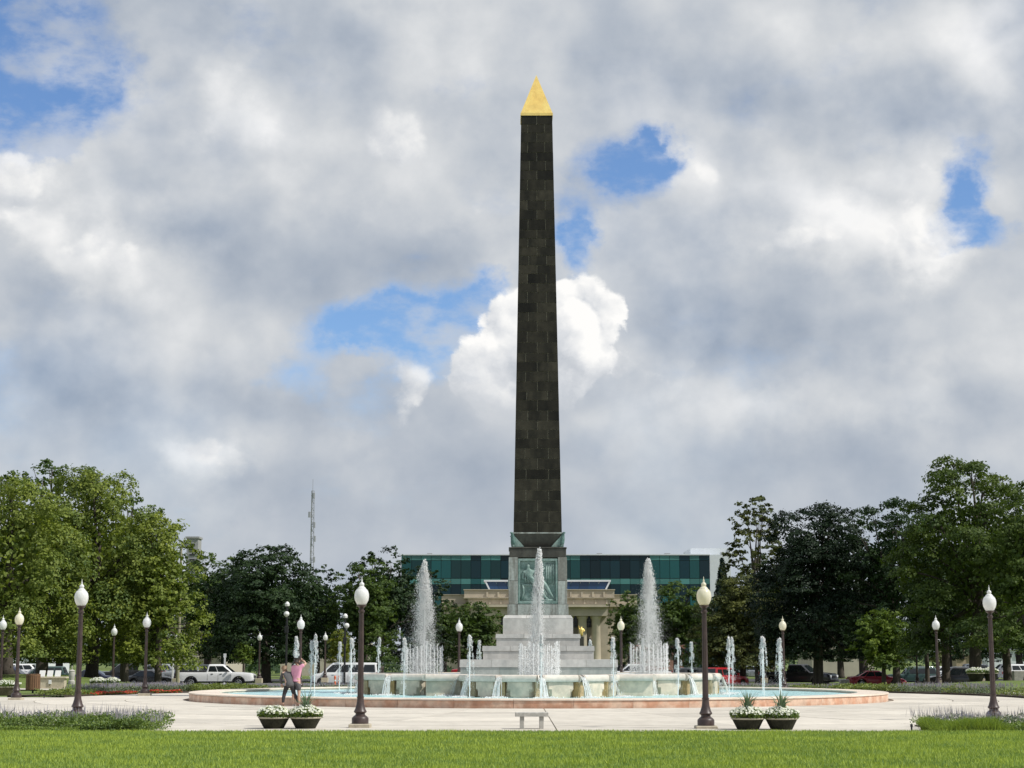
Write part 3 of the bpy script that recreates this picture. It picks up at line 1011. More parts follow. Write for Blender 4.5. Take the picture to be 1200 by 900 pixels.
def bay(p0, p1, nrm_out, spout0, spout1, scoop=True):
    """one bay of the basin wall between two ground points: panel, rim stone and a stained pier at p0"""
    p0, p1 = Vector((*p0, 0)), Vector((*p1, 0))
    L = (p1 - p0).length
    ex = (p1 - p0).normalized()
    ey = Vector((nrm_out[0], nrm_out[1], 0)).normalized()
    M = Matrix(((ex.x, ey.x, 0, p0.x), (ex.y, ey.y, 0, p0.y), (0, 0, 1, 0), (0, 0, 0, 1)))
    pw = 0.20 if spout0 else 0.035
    qw = 0.20 if spout1 else 0.035
    z0, z1 = -0.02, ZR - 0.27
    # panel: face curves inwards to the foot at both sides like a shell
    b = MB()
    rows = []
    nxp, nz_ = 10, 6
    for i in range(nz_ + 1):
        t = i / nz_
        z = z0 + (z1 - z0) * t
        row = []
        for k in range(nxp + 1):
            s_ = k / nxp
            x = pw + (L - pw - qw) * s_
            e = abs(2 * s_ - 1)
            y = -0.02
            if scoop:
                lim = 0.28 + 0.72 * t ** 0.55            # half width of the bowl at this height
                y = -0.02 + (0.05 if e < lim else -0.17)
                y += 0.03 * (1 - e * e)
            row.append(tuple(M @ Vector((x, y, z))))
        rows.append(row)
    b.grid(rows)
    # returns of the panel back to the core
    for k in (0, nxp):
        a = [r[k] for r in rows]
        bk = [tuple(Vector(q) - ey * 0.3) for q in a]
        b.grid([a, bk])
    b.obj('basin_panel', M_panel, fo, auto=35)
    # rim stone between the spouts, rounded nose
    b = MB()
    x0, x1 = (0.13 if spout0 else 0.006), L - (0.13 if spout1 else 0.006)
    prof = [(-0.36, ZR - 0.26), (0.11, ZR - 0.26), (0.135, ZR - 0.235), (0.15, ZR - 0.10), (0.115, ZR - 0.015), (0.03, ZR + 0.005), (-0.36, ZR + 0.005)]
    rws = [[tuple(M @ Vector((x, y, z))) for (y, z) in prof + prof[:1]] for x in (x0, x1)]
    b.grid(rws)
    n = len(prof)
    b.f.append(tuple(range(n)))
    b.f.append(tuple(range(2 * n + 1, n + 1, -1))[:n])
    b.f = [f for f in b.f if len(set(f)) == len(f)]
    b.obj('rim_block', M_rim, fo, auto=40)
    if spout0:
        # stained pier, spout block with scroll cheeks
        b = MB()
        vs = [tuple(M @ Vector((x, y, z))) for (x, y, z) in ((-0.19, -0.3, z0), (0.19, -0.3, z0), (0.19, -0.03, z0), (-0.19, -0.03, z0), (-0.19, -0.3, z1), (0.19, -0.3, z1), (0.19, -0.01, z1), (-0.19, -0.01, z1))]
        b.add(vs, [(3, 2, 1, 0), (4, 5, 6, 7), (0, 1, 5, 4), (1, 2, 6, 5), (2, 3, 7, 6), (3, 0, 4, 7)])
        b.obj('basin_pier', M_iron, fo)
        b = MB()
        for sg in (-1, 1):
            rws = []
            for xx in (sg * 0.125, sg * 0.085):
                row = []
                for i in range(9):
                    a = PI * (i / 8) * 0.9
                    row.append(tuple(M @ Vector((xx, -0.02 + 0.17 * math.sin(a), ZR - 0.14 + 0.15 * math.cos(a)))))
                row += [tuple(M @ Vector((xx, -0.2, ZR - 0.28))), tuple(M @ Vector((xx, -0.2, ZR + 0.01)))]
                rws.append(row + row[:1])
            b.grid(rws)
            n = 11
            o0 = len(b.v) - 2 * (n + 1)
            b.f.append(tuple(o0 + i for i in range(n)))
            b.f.append(tuple(o0 + n + 1 + i for i in range(n - 1, -1, -1)))
        b.obj('spout_cheek', M_rim, fo, auto=40)
        b = MB()
        vs = [tuple(M @ Vector((x, y, z))) for (x, y, z) in ((-0.084, -0.3, ZR - 0.24), (0.084, -0.3, ZR - 0.24), (0.084, 0.05, ZR - 0.24), (-0.084, 0.05, ZR - 0.24), (-0.084, -0.3, ZR - 0.06), (0.084, -0.3, ZR - 0.06), (0.084, 0.02, ZR - 0.10), (-0.084, 0.02, ZR - 0.10))]
        b.add(vs, [(3, 2, 1, 0), (4, 5, 6, 7), (0, 1, 5, 4), (1, 2, 6, 5), (2, 3, 7, 6), (3, 0, 4, 7)])
        b.obj('spout_throat', M_scup, fo)
        SPOUTS.append((p0.copy(), ey.copy(), ex.copy()))


def rot2(p, k):
    c, s_ = math.cos(k * PI / 2), math.sin(k * PI / 2)
    return (p[0] * c - p[1] * s_, p[0] * s_ + p[1] * c)


for k in range(4):
    # flat corner pieces of the square
    bay(rot2((-HSQ, -HSQ), k), rot2((-RL, -HSQ), k), rot2((0, -1), k), False, False, scoop=False)
    bay(rot2((RL, -HSQ), k), rot2((HSQ, -HSQ), k), rot2((0, -1), k), False, False, scoop=False)
    for i in range(6):
        a0, a1 = PI + PI * i / 6, PI + PI * (i + 1) / 6
        am = (a0 + a1) / 2
        p0 = (RL * math.cos(a0), -HSQ + RL * math.sin(a0))
        p1 = (RL * math.cos(a1), -HSQ + RL * math.sin(a1))
        bay(rot2(p0, k), rot2(p1, k), rot2((math.cos(am), math.sin(am)), k), True, True)

# water that falls from every spout: ribbons that follow the parabola, and loose drops
def octa(P, s, r):
    n = len(P)
    base = np.array([[1, 0, 0], [-1, 0, 0], [0, 1, 0], [0, -1, 0], [0, 0, 1.5], [0, 0, -1.5]], float)
    V = (P[:, None, :] + base[None] * s[:, None, None] * (0.75 + 0.5 * r.random((n, 6, 1)))).reshape(-1, 3)
    f = np.array([[0, 2, 4], [2, 1, 4], [1, 3, 4], [3, 0, 4], [2, 0, 5], [1, 2, 5], [3, 1, 5], [0, 3, 5]])
    F = (np.arange(n)[:, None, None] * 6 + f[None]).reshape(-1, 3)
    return V, F


def join(parts):
    V, F, o = [], [], 0
    for v, f in parts:
        V.append(v)
        F.append(f + o)
        o += len(v)
    return np.concatenate(V), np.concatenate(F)


rf = np.random.default_rng(33)
fall_parts = []
for (p, ey, ex) in SPOUTS:
    big = 1.0
    nstr = 16
    ey_, ex_ = np.array(ey), np.array(ex)
    for i in range(nstr):
        sp = 0.55 + 0.45 * rf.random()
        sx = (rf.random() - 0.5) * 0.17
        fan = sx * (1.2 + 1.5 * rf.random()) + rf.normal() * 0.05
        ts = np.linspace(0, 0.36 + 0.03 * rf.random(), 9)
        wdt = (0.010 + 0.012 * rf.random())
        C = np.array(p)[None] + ex_[None] * (sx + fan * ts[:, None] * 1.6) + ey_[None] * (0.10 + sp * ts[:, None] * 1.25) + np.array([0, 0, 1])[None] * (ZR - 0.09 - 0.25 * ts[:, None] - 5.6 * ts[:, None] ** 2)
        C[:, 2] = np.maximum(C[:, 2], 0.20)
        C += rf.normal(size=C.shape) * 0.006
        wv = wdt * (0.7 + 0.6 * rf.random((9, 1)))
        A = C + ex_[None] * wv
        B = C - ex_[None] * wv
        V = np.concatenate([A, B])
        idx = np.arange(8)
        F4 = np.stack([idx, idx + 1, idx + 10, idx + 9], -1)
        F = np.concatenate([F4[:, :3], F4[:, [0, 2, 3]]])
        fall_parts.append((V, F))
    nd = 70
    t = rf.random(nd) * 0.40
    sp = 0.5 + 0.7 * rf.random(nd)
    P = np.array(p)[None] + ex_[None] * (rf.normal(size=(nd, 1)) * (0.05 + 0.25 * t[:, None])) + ey_[None] * (0.10 + (sp * t)[:, None] * 1.3)
    P[:, 2] = np.maximum(ZR - 0.08 - 5.4 * t ** 2 - 0.2 * t, 0.21) + 0.02 * rf.random(nd)
    fall_parts.append(octa(P, 0.008 + 0.012 * rf.random(nd), rf))
V, F = join(fall_parts)
o = link('spout_water', np_mesh('spout_water', V, F), M_film, fo)
tag(o, kind='stuff')
# thin wet film over the shell panels of the front lobes is part of the panel stone colour; foam where water lands
nfo = 5200
P = []
for (p, ey, ex) in SPOUTS:
    c = np.array(p) + np.array(ey) * 0.58
    q = rf.normal(size=(nfo // len(SPOUTS), 3)) * np.array([0.22, 0.22, 0.014])
    P.append(c[None] + q + np.array([0, 0, 0.215]))
P = np.concatenate(P)
V, F = octa(P, 0.010 + 0.018 * rf.random(len(P)), rf)
tag(link('foam', np_mesh('foam', V, F), M_spray, fo), kind='stuff')

# ------------------------------------------------------------------ jets
def stream(r, h, rad, wob, n=14, k=6):
    z = np.linspace(0, h, n)
    x = np.cumsum(r.normal(size=n)) * wob
    y = np.cumsum(r.normal(size=n)) * wob
    rr_ = rad * (0.75 + 0.5 * r.random(n)) * np.linspace(0.9, 1.15, n)
    a = np.arange(k) * 2 * PI / k
    V = np.stack([x[:, None] + rr_[:, None] * np.cos(a), y[:, None] + rr_[:, None] * np.sin(a), np.repeat(z[:, None], k, 1)], -1).reshape(-1, 3)
    F = []
    for i in range(n - 1):
        for j in range(k):
            q = (i * k + j, i * k + (j + 1) % k, (i + 1) * k + (j + 1) % k, (i + 1) * k + j)
            F += [q[:3], (q[0], q[2], q[3])]
    return V, np.array(F)


def tetra(P, s, r, stretch=1.6):
    n = len(P)
    base = np.array([[0.9, 0, -0.5], [-0.5, 0.8, -0.5], [-0.5, -0.8, -0.5], [0, 0, 1.0]], float)
    a = r.random(n) * 2 * PI
    ca, sa = np.cos(a)[:, None], np.sin(a)[:, None]
    bx = base[None, :, 0] * ca - base[None, :, 1] * sa
    by = base[None, :, 0] * sa + base[None, :, 1] * ca
    bz = np.repeat(base[None, :, 2] * stretch, n, 0)
    V = (P[:, None, :] + np.stack([bx, by, bz], -1) * s[:, None, None]).reshape(-1, 3)
    f = np.array([[0, 2, 1], [0, 1, 3], [1, 2, 3], [2, 0, 3]])
    F = (np.arange(n)[:, None, None] * 4 + f[None]).reshape(-1, 3)
    return V, F


def big_jet(seed, H, lean, wide=1.0):
    """tall plume: rising core, white rounded head, fine drops that fall in a widening frothy veil"""
    r = np.random.default_rng(seed)
    parts_core = [stream(r, H * 0.96, 0.038, 0.004, 26, 7)]
    n = 24000
    ncl = 420                                            # water comes up in pulses, so the drops fall in clumps
    kc = r.integers(0, ncl, n)
    t = np.clip((r.random(ncl) ** 0.85)[kc] + r.normal(size=n) * np.where(r.random(n) < 0.45, 0.16, 0.018), 0.0, 1.0)   # 0 top .. 1 bottom
    # ragged outline: strands of falling water with their own reach
    ns = 64
    k = r.integers(0, ns, ncl)[kc]
    sa = r.random(ns) * 2 * PI
    sr = r.random(ns) ** 0.72
    sl = 0.60 + 0.65 * r.random(ns)
    spread = wide * (0.07 + 0.60 * t ** 0.62)
    a = sa[k] + r.normal(size=n) * 0.28
    rr_ = spread * np.clip(sr[k] * sl[k] + r.normal(size=n) * 0.10, 0.02, 1.2)
    P = np.stack([rr_ * np.cos(a) + lean * t, rr_ * np.sin(a), H * (0.985 - 0.90 * t) + r.normal(size=n) * 0.05], -1)
    s = (0.0045 + 0.0085 * r.random(n) ** 2.2) * (1.05 - 0.2 * t)
    nm = 9000                                            # dust of mist round the foot and the lee side
    tm = r.random(nm) ** 0.6
    Pm = np.stack([r.normal(size=nm) * (0.12 + 0.42 * tm) * wide + lean * 2.5 * tm, r.normal(size=nm) * (0.12 + 0.42 * tm) * wide, H * (0.95 - 0.93 * tm)], -1)
    sm = 0.0035 + 0.0035 * r.random(nm)
    nb_ = 5000                                           # boiling foam at the foot
    qb = r.random(nb_)
    ab, rb_ = r.random(nb_) * 2 * PI, 0.62 * np.sqrt(r.random(nb_))
    Pb = np.stack([rb_ * np.cos(ab), rb_ * np.sin(ab), 0.02 + H * 0.20 * qb ** 2.2 * (1 - 0.5 * (rb_ / 0.62) ** 2)], -1)
    sb = 0.006 + 0.010 * r.random(nb_) ** 2
    nh = 4200                                            # dense rounded head
    q = r.random(nh) ** 0.8
    rh = (0.055 + 0.15 * np.sqrt(q)) * (0.85 if wide < 0.7 else 1.0)
    ah = r.random(nh) * 2 * PI
    rr2 = rh * np.sqrt(r.random(nh))
    zh = H * (1.0 - 0.30 * q) - 0.18 * (rr2 / 0.2) ** 2 + r.normal(size=nh) * 0.05 + 0.09 * np.sin(ah * 2 + seed) * (rr2 / 0.15)
    Ph = np.stack([rr2 * np.cos(ah) + lean * q * 0.25 + 0.02 * np.sin(q * 19), rr2 * np.sin(ah), zh], -1)
    sh = 0.010 + 0.020 * r.random(nh) ** 1.6
    return join(parts_core), join([tetra(P, s * 1.25, r, 2.2), tetra(Pm, sm, r, 1.2), tetra(Pb, sb, r, 1.5), octa(Ph, sh, r)])


def ring_jets(seed, rad, H, n):
    r = np.random.default_rng(seed)
    res = []
    for i in range(n):
        a = 2 * PI * i / n + 0.05
        h = H * (0.80 + 0.25 * r.random())
        v, f = stream(r, h, 0.011, 0.004, 9, 5)
        v = v + np.array([rad * math.cos(a), rad * math.sin(a), 0])
        res.append((v, f))
        nd = 80
        t = r.random(nd)
        P = np.stack([rad * math.cos(a) + r.normal(size=nd) * 0.022 * (1 + t), rad * math.sin(a) + r.normal(size=nd) * 0.022 * (1 + t), h * (1.02 - t * 0.95)], -1)
        res.append(octa(P, 0.006 + 0.011 * r.random(nd), r))
    return join(res)


for k, (lx, ly, seed, top, nm, lean) in enumerate((
        (0, -HSQ - 0.25, 101, 645, 'tall white fountain plume rising in front of the bronze relief panel', -0.05),
        (-HSQ - 0.30, 0, 102, 658, 'tall white fountain plume left of the obelisk base', -0.06),
        (HSQ + 0.20, 0, 103, 656, 'tall white fountain plume right of the obelisk base', 0.02),
        (0, HSQ + 0.25, 104, 660, 'tall fountain plume hidden behind the obelisk base', 0.0))):
    loc = (OX + lx, OY + ly, ZR - 0.03)
    H = zp(top, OY + ly) - ZR + 0.03
    if k == 3:
        continue
    t = thing('fountain_plume', loc, nm, 'water plume', 'tall plumes of the fountain')
    cr, dr = big_jet(seed, H, lean, 0.70 if k == 0 else 1.12)
    link('water_core', np_mesh('water_core', *cr, smooth=True), M_spray, t)
    tag(link('water_drops', np_mesh('water_drops', *dr), M_spray, t), kind='stuff')
    tag(link('ring_of_fine_jets', np_mesh('ring_of_fine_jets', *ring_jets(seed + 5, 0.80, 1.28, 26)), M_spray, t), kind='stuff')


def small_jet(seed, H):
    r = np.random.default_rng(seed)
    v, f = stream(r, H * 0.96, 0.019, 0.004, 14, 6)
    n = 1100
    nc = 60
    kc = r.integers(0, nc, n)
    t = np.clip((r.random(nc) ** 1.2)[kc] + r.normal(size=n) * 0.022, 0, 1)
    side = r.choice([-1, 1])
    ns = 7                                               # strings of water that peel off and fall
    k = r.integers(0, ns, nc)[kc]
    sa = r.random(ns) * 2 * PI
    so = 0.03 + 0.11 * r.random(ns)
    fall = (0.30 + 0.6 * r.random(ns))[k]
    w = 0.03 + so[k] * t ** 0.55
    P = np.stack([np.cos(sa[k]) * w + side * 0.03 * t, np.sin(sa[k]) * w, H * (0.985 - fall * t)], -1)
    P += r.normal(size=P.shape) * np.array([0.017, 0.017, 0.03])
    s = (0.006 + 0.015 * r.random(n) ** 2) * (1.15 - 0.5 * t)
    nh = 320
    q = r.random(nh)
    rr2 = (0.035 + 0.03 * q) * np.sqrt(r.random(nh))
    ah = r.random(nh) * 2 * PI
    Ph = np.stack([rr2 * np.cos(ah), rr2 * np.sin(ah), H * (1.0 - 0.16 * q) - 0.4 * rr2], -1)
    nl = 160
    Pl = np.stack([r.normal(size=nl) * 0.13, r.normal(size=nl) * 0.13, H * 0.6 * r.random(nl)], -1)
    return (v, f), join([tetra(P, s, r, 2.2), octa(Ph, 0.012 + 0.016 * r.random(nh), r), tetra(Pl, 0.004 + 0.006 * r.random(nl), r)])


ORD = ['first', 'second', 'third', 'fourth', 'fifth', 'sixth', 'seventh', 'eighth', 'ninth', 'tenth', 'eleventh', 'twelfth', 'thirteenth']
jets = []
for k in range(24):
    a = 2 * PI * (k + 0.0) / 24
    jets.append((10.45 * math.sin(a), -10.45 * math.cos(a)))
front = sorted([j for j in jets if j[1] < 0.3], key=lambda j: j[0])
back = sorted([j for j in jets if j[1] >= 0.3], key=lambda j: j[0])
protos = []
kk = 0
for row, nm in ((front, 'front'), (back, 'rear')):
    for i, (x, y) in enumerate(row):
        n_ = len(row)
        if i < n_ / 2:
            pos = f'{ORD[i]} thin water jet from the left end along the {nm} half of the pool'
        else:
            pos = f'{ORD[n_ - 1 - i]} thin water jet from the right end along the {nm} half of the pool'
        if i == 0:
            pos = f'leftmost thin water jet along the {nm} half of the pool'
        if i == n_ - 1:
            pos = f'rightmost thin water jet along the {nm} half of the pool'
        H = 2.42 + 0.25 * random.Random(k * 7 + i).random()
        t = thing('pool_jet', (OX + x, OY + y, 0.2), pos, 'water jet', 'thin jets in a ring in the outer pool', rz=0)
        if len(protos) < 7:
            cr, dr = small_jet(300 + kk, 2.5)
            protos.append((np_mesh('jet_stream', *cr, smooth=True), np_mesh('jet_drops', *dr)))
        pc, pd = protos[kk % 7]
        t.rotation_euler = (0, 0, kk * 1.3 if kk >= 7 else 0)
        t.scale = (1, 1, (2.22 + 0.26 * random.Random(kk).random()) / 2.5)
        link('jet_stream', pc, M_spray, t)
        tag(link('jet_drops', pd, M_spray, t), kind='stuff')
        kk += 1
# ------------------------------------------------------------------ lamp posts
M_post = mat('brown painted iron', (0.042, 0.027, 0.0245), 0.42, var=0.2, vscale=5, col2=(0.062, 0.040, 0.035), bump=0.05)
M_foot = mat('cast concrete footing', (0.42, 0.37, 0.28), 0.85, var=0.15, vscale=4, bump=0.2)
M_globe = mat('white glass globe', (0.90, 0.90, 0.89), 0.22, transl=0.35, trt=(1.0, 1.0, 1.0), coat=0.3)
M_cream = mat('cream glass globe', (0.89, 0.855, 0.71), 0.22, transl=0.35, trt=(1.0, 1.0, 0.95), coat=0.3)
HL = 3.85


def flute(prof, n=24, depth=0.06):
    """lathe with shallow flutes"""
    b = MB()
    vs, fs = [], []
    for (r, z) in prof:
        for k in range(n):
            w = 2 * PI * k / n
            q = r * (1 - depth * (k % 2))
            vs.append((q * math.cos(w), q * math.sin(w), z))
    for i in range(len(prof) - 1):
        for k in range(n):
            a, c = i * n + k, i * n + (k + 1) % n
            fs.append((a, c, c + n, a + n))
    return b.add(vs, fs)


me_foot = MB().bbox(-0.275, 0.275, -0.275, 0.275, -0.25, 0.115, 0.02).mesh('footing')
o_ = MB().lathe([(0.215, 0.115), (0.215, 0.25), (0.20, 0.275), (0.165, 0.31), (0.125, 0.335), (0.12, 0.375), (0.16, 0.40), (0.165, 0.425), (0.135, 0.48), (0.10, 0.60), (0.088, 0.70), (0.085, 0.76), (0.095, 0.775), (0.095, 0.80)], 20).obj('lamp_base', M_post, auto=35)
me_base = o_.data
bpy.data.objects.remove(o_)
o_ = flute([(0.078, 0.80), (0.074, 1.6), (0.066, 2.4), (0.060, 2.93)], 20, 0.10).obj('post', M_post)
me_post = o_.data
bpy.data.objects.remove(o_)
o_ = MB().lathe([(0.062, 2.93), (0.085, 2.95), (0.085, 2.98), (0.058, 3.00), (0.056, 3.05), (0.10, 3.09), (0.125, 3.105), (0.125, 3.125), (0.105, 3.13)], 20).obj('capital', M_post, auto=35)
me_cap = o_.data
bpy.data.objects.remove(o_)
gl = [(0.105, 3.13), (0.135, 3.17), (0.175, 3.25), (0.190, 3.33), (0.188, 3.40), (0.170, 3.47), (0.142, 3.52), (0.108, 3.545), (0.108, 3.555), (0.082, 3.585), (0.055, 3.61)]
o_ = MB().lathe(gl, 24).obj('globe', None, smooth=True)
me_globe = o_.data
bpy.data.objects.remove(o_)
o_ = MB().lathe([(0.052, 3.61), (0.062, 3.635), (0.066, 3.665), (0.05, 3.695), (0.022, 3.715), (0.018, 3.74), (0.024, 3.755), (0.008, 3.80), (0.003, 3.86)], 14).obj('finial', None, smooth=True)
me_fin = o_.data
bpy.data.objects.remove(o_)
for me in (me_globe, me_fin):
    me.materials.clear()
    me.materials.append(M_globe)


def lamp(px, top, label, cream=False, D=None, foot=True, yb=None):
    if D is None:
        D = (HL - CZ) * FPX * 1.013 / (769 - top)
    x = xp(px, 769, D)
    z = zp(top, D) - HL
    t = thing('lamp_post', (x, D, z), label, 'lamp post', 'lamp posts with acorn globes around the plaza')
    link('footing', me_foot, M_foot, t)
    link('lamp_base', me_base, M_post, t)
    link('post', me_post, M_post, t)
    link('capital', me_cap, M_post, t)
    for nm, me in (('globe', me_globe), ('finial', me_fin)):
        o = link(nm, me, None, t)
        if cream:
            o.material_slots[0].link = 'OBJECT'
            o.material_slots[0].material = M_cream
    return t


lamp(93, 679, 'large near lamp post with white globe rising behind the left front flower bed', D=49.5)
lamp(423, 676, 'large near lamp post with white globe left of the tall left plume', D=46.6)
lamp(826, 676, 'large near lamp post with cream globe beside the right pair of flower tubs', True, D=46.0)
lamp(1162, 686, 'large near lamp post with white globe behind the right front flower bed', D=51.5)
lamp(2, 721, 'lamp post with white globe cut by the left edge of the view')
lamp(21, 712, 'lamp post with yellowish globe on a concrete footing near the left edge', True, D=76)
lamp(171, 717, 'lamp post with white globe among red flowers and lavender on the left', D=84)
lamp(352, 720, 'lamp post with white globe rising behind the two people')
lamp(538, 724, 'lamp post with white globe between the left plume and the stepped base')
lamp(728, 722, 'lamp post with cream globe between the stepped base and the right plume', True)
lamp(918, 722, 'lamp post with cream globe behind the right-hand pool jets', True)
lamp(1098, 721, 'lamp post with white globe on a footing in the right hedge bed')
lamp(133, 731, 'smaller lamp post with white globe behind the white-flowered left tubs', D=112)
lamp(207, 740, 'distant lamp post in front of the silver pickup and bare pole', D=146)
lamp(304, 740, 'distant lamp post right of the white pickup truck', D=146)
lamp(45, 737, 'distant lamp post with small globe above the stone memorial block', D=140)
lamp(381, 740, 'distant lamp post behind the white van, left of the yellow shrub', D=148)
lamp(1074, 743, 'distant lamp post in front of the dark green wagon', D=140)
lamp(1148, 737, 'distant lamp post in deep tree shade left of the near right lamp', D=138)
lamp(895, 741, 'distant lamp post with small globe above the pool jets on the right', D=150)
lamp(870, 740, 'distant dim lamp post under the round olive tree', D=160)
lamp(1098, 744, 'distant lamp post partly hidden behind the lamp in the right hedge bed', D=150).location.x += 0.12
# ------------------------------------------------------------------ vehicles (x forward, wheels on z = 0)
M_glass = mat('car window glass', (0.012, 0.016, 0.018), 0.06, spec=0.6)
M_tyre = mat('tyre rubber', (0.018, 0.018, 0.019), 0.85)
M_rimm = mat('wheel rim alloy', (0.45, 0.46, 0.47), 0.3, 0.8)
M_chrome = mat('chrome trim', (0.62, 0.63, 0.64), 0.15, 0.95)
M_black = mat('black plastic', (0.016, 0.016, 0.017), 0.5)
M_head = mat('headlamp lens', (0.70, 0.72, 0.74), 0.1, coat=0.5)
M_tail = mat('red tail lamp', (0.36, 0.012, 0.012), 0.2, coat=0.4)
M_plate = mat('plate white', (0.6, 0.6, 0.58), 0.5)


def paint(name, c, metal=0.0, rough=0.28):
    return mat(name, c, rough, metal, coat=0.6, var=0.03)


P_WHITE = paint('white car paint', (0.80, 0.80, 0.79))
P_SILVER = paint('silver grey car paint', (0.34, 0.36, 0.37), 0.35)
P_BLACK = paint('black car paint', (0.010, 0.010, 0.011))
P_NAVY = paint('navy car paint', (0.016, 0.02, 0.05))
P_GREEN = paint('dark green car paint', (0.03, 0.065, 0.055))
P_MAROON = paint('maroon car paint', (0.24, 0.014, 0.026), 0.2)
P_RED = paint('red car paint', (0.36, 0.014, 0.02))
P_GREY = paint('dark grey car paint', (0.05, 0.052, 0.056), 0.3)

SPEC = {
    # L, W, wheel radius, front axle x, rear axle x, body top outline, belt z, (base rear, base front, roof rear, roof front), roof z, sill, window splits
    'sedan': dict(L=4.75, W=1.82, rw=0.33, xf=1.42, xr=-1.36, top=[(-2.37, 0.70), (-2.30, 0.90), (-1.55, 0.97), (0.95, 0.93), (1.70, 0.86), (2.20, 0.72), (2.37, 0.56)],
                  cab=(-1.75, 1.10, -0.95, 0.28), roof=1.45, belt=0.93, sill=0.22, split=(0.0, 0.20, 0.55, 1.0)),
    'suv': dict(L=4.75, W=1.88, rw=0.36, xf=1.42, xr=-1.36, top=[(-2.37, 0.80), (-2.32, 1.05), (-1.5, 1.08), (1.0, 1.05), (1.85, 0.98), (2.25, 0.86), (2.37, 0.62)],
                cab=(-2.25, 1.12, -1.98, 0.42), roof=1.72, belt=1.04, sill=0.28, split=(0.0, 0.28, 0.62, 1.0)),
    'wagon': dict(L=4.4, W=1.78, rw=0.36, xf=1.38, xr=-1.22, top=[(-2.20, 0.80), (-2.17, 1.02), (-1.5, 1.04), (0.85, 1.03), (1.95, 1.00), (2.17, 0.94), (2.20, 0.62)],
                  cab=(-2.14, 0.92, -2.0, 0.42), roof=1.66, belt=1.02, sill=0.36, split=(0.0, 0.30, 0.65, 1.0)),
    'pickup': dict(L=6.55, W=2.03, rw=0.41, xf=2.02, xr=-2.02, top=[(-3.27, 1.10), (-3.25, 1.30), (-0.70, 1.30), (1.2, 1.27), (2.2, 1.26), (3.05, 1.18), (3.22, 1.08), (3.27, 0.70)],
                   cab=(-0.75, 1.55, -0.60, 0.72), roof=1.95, belt=1.26, sill=0.48, split=(0.0, 0.02, 0.46, 1.0), bed=(-3.16, -0.80)),
    'van': dict(L=5.7, W=2.01, rw=0.36, xf=1.95, xr=-1.55, top=[(-2.85, 0.80), (-2.83, 1.20), (-1.5, 1.24), (1.75, 1.20), (2.45, 1.12), (2.78, 0.98), (2.85, 0.62)],
                cab=(-2.82, 2.08, -2.72, 1.12), roof=2.08, belt=1.19, sill=0.34, split=(0.0, 0.27, 0.52, 0.76, 1.0)),
}


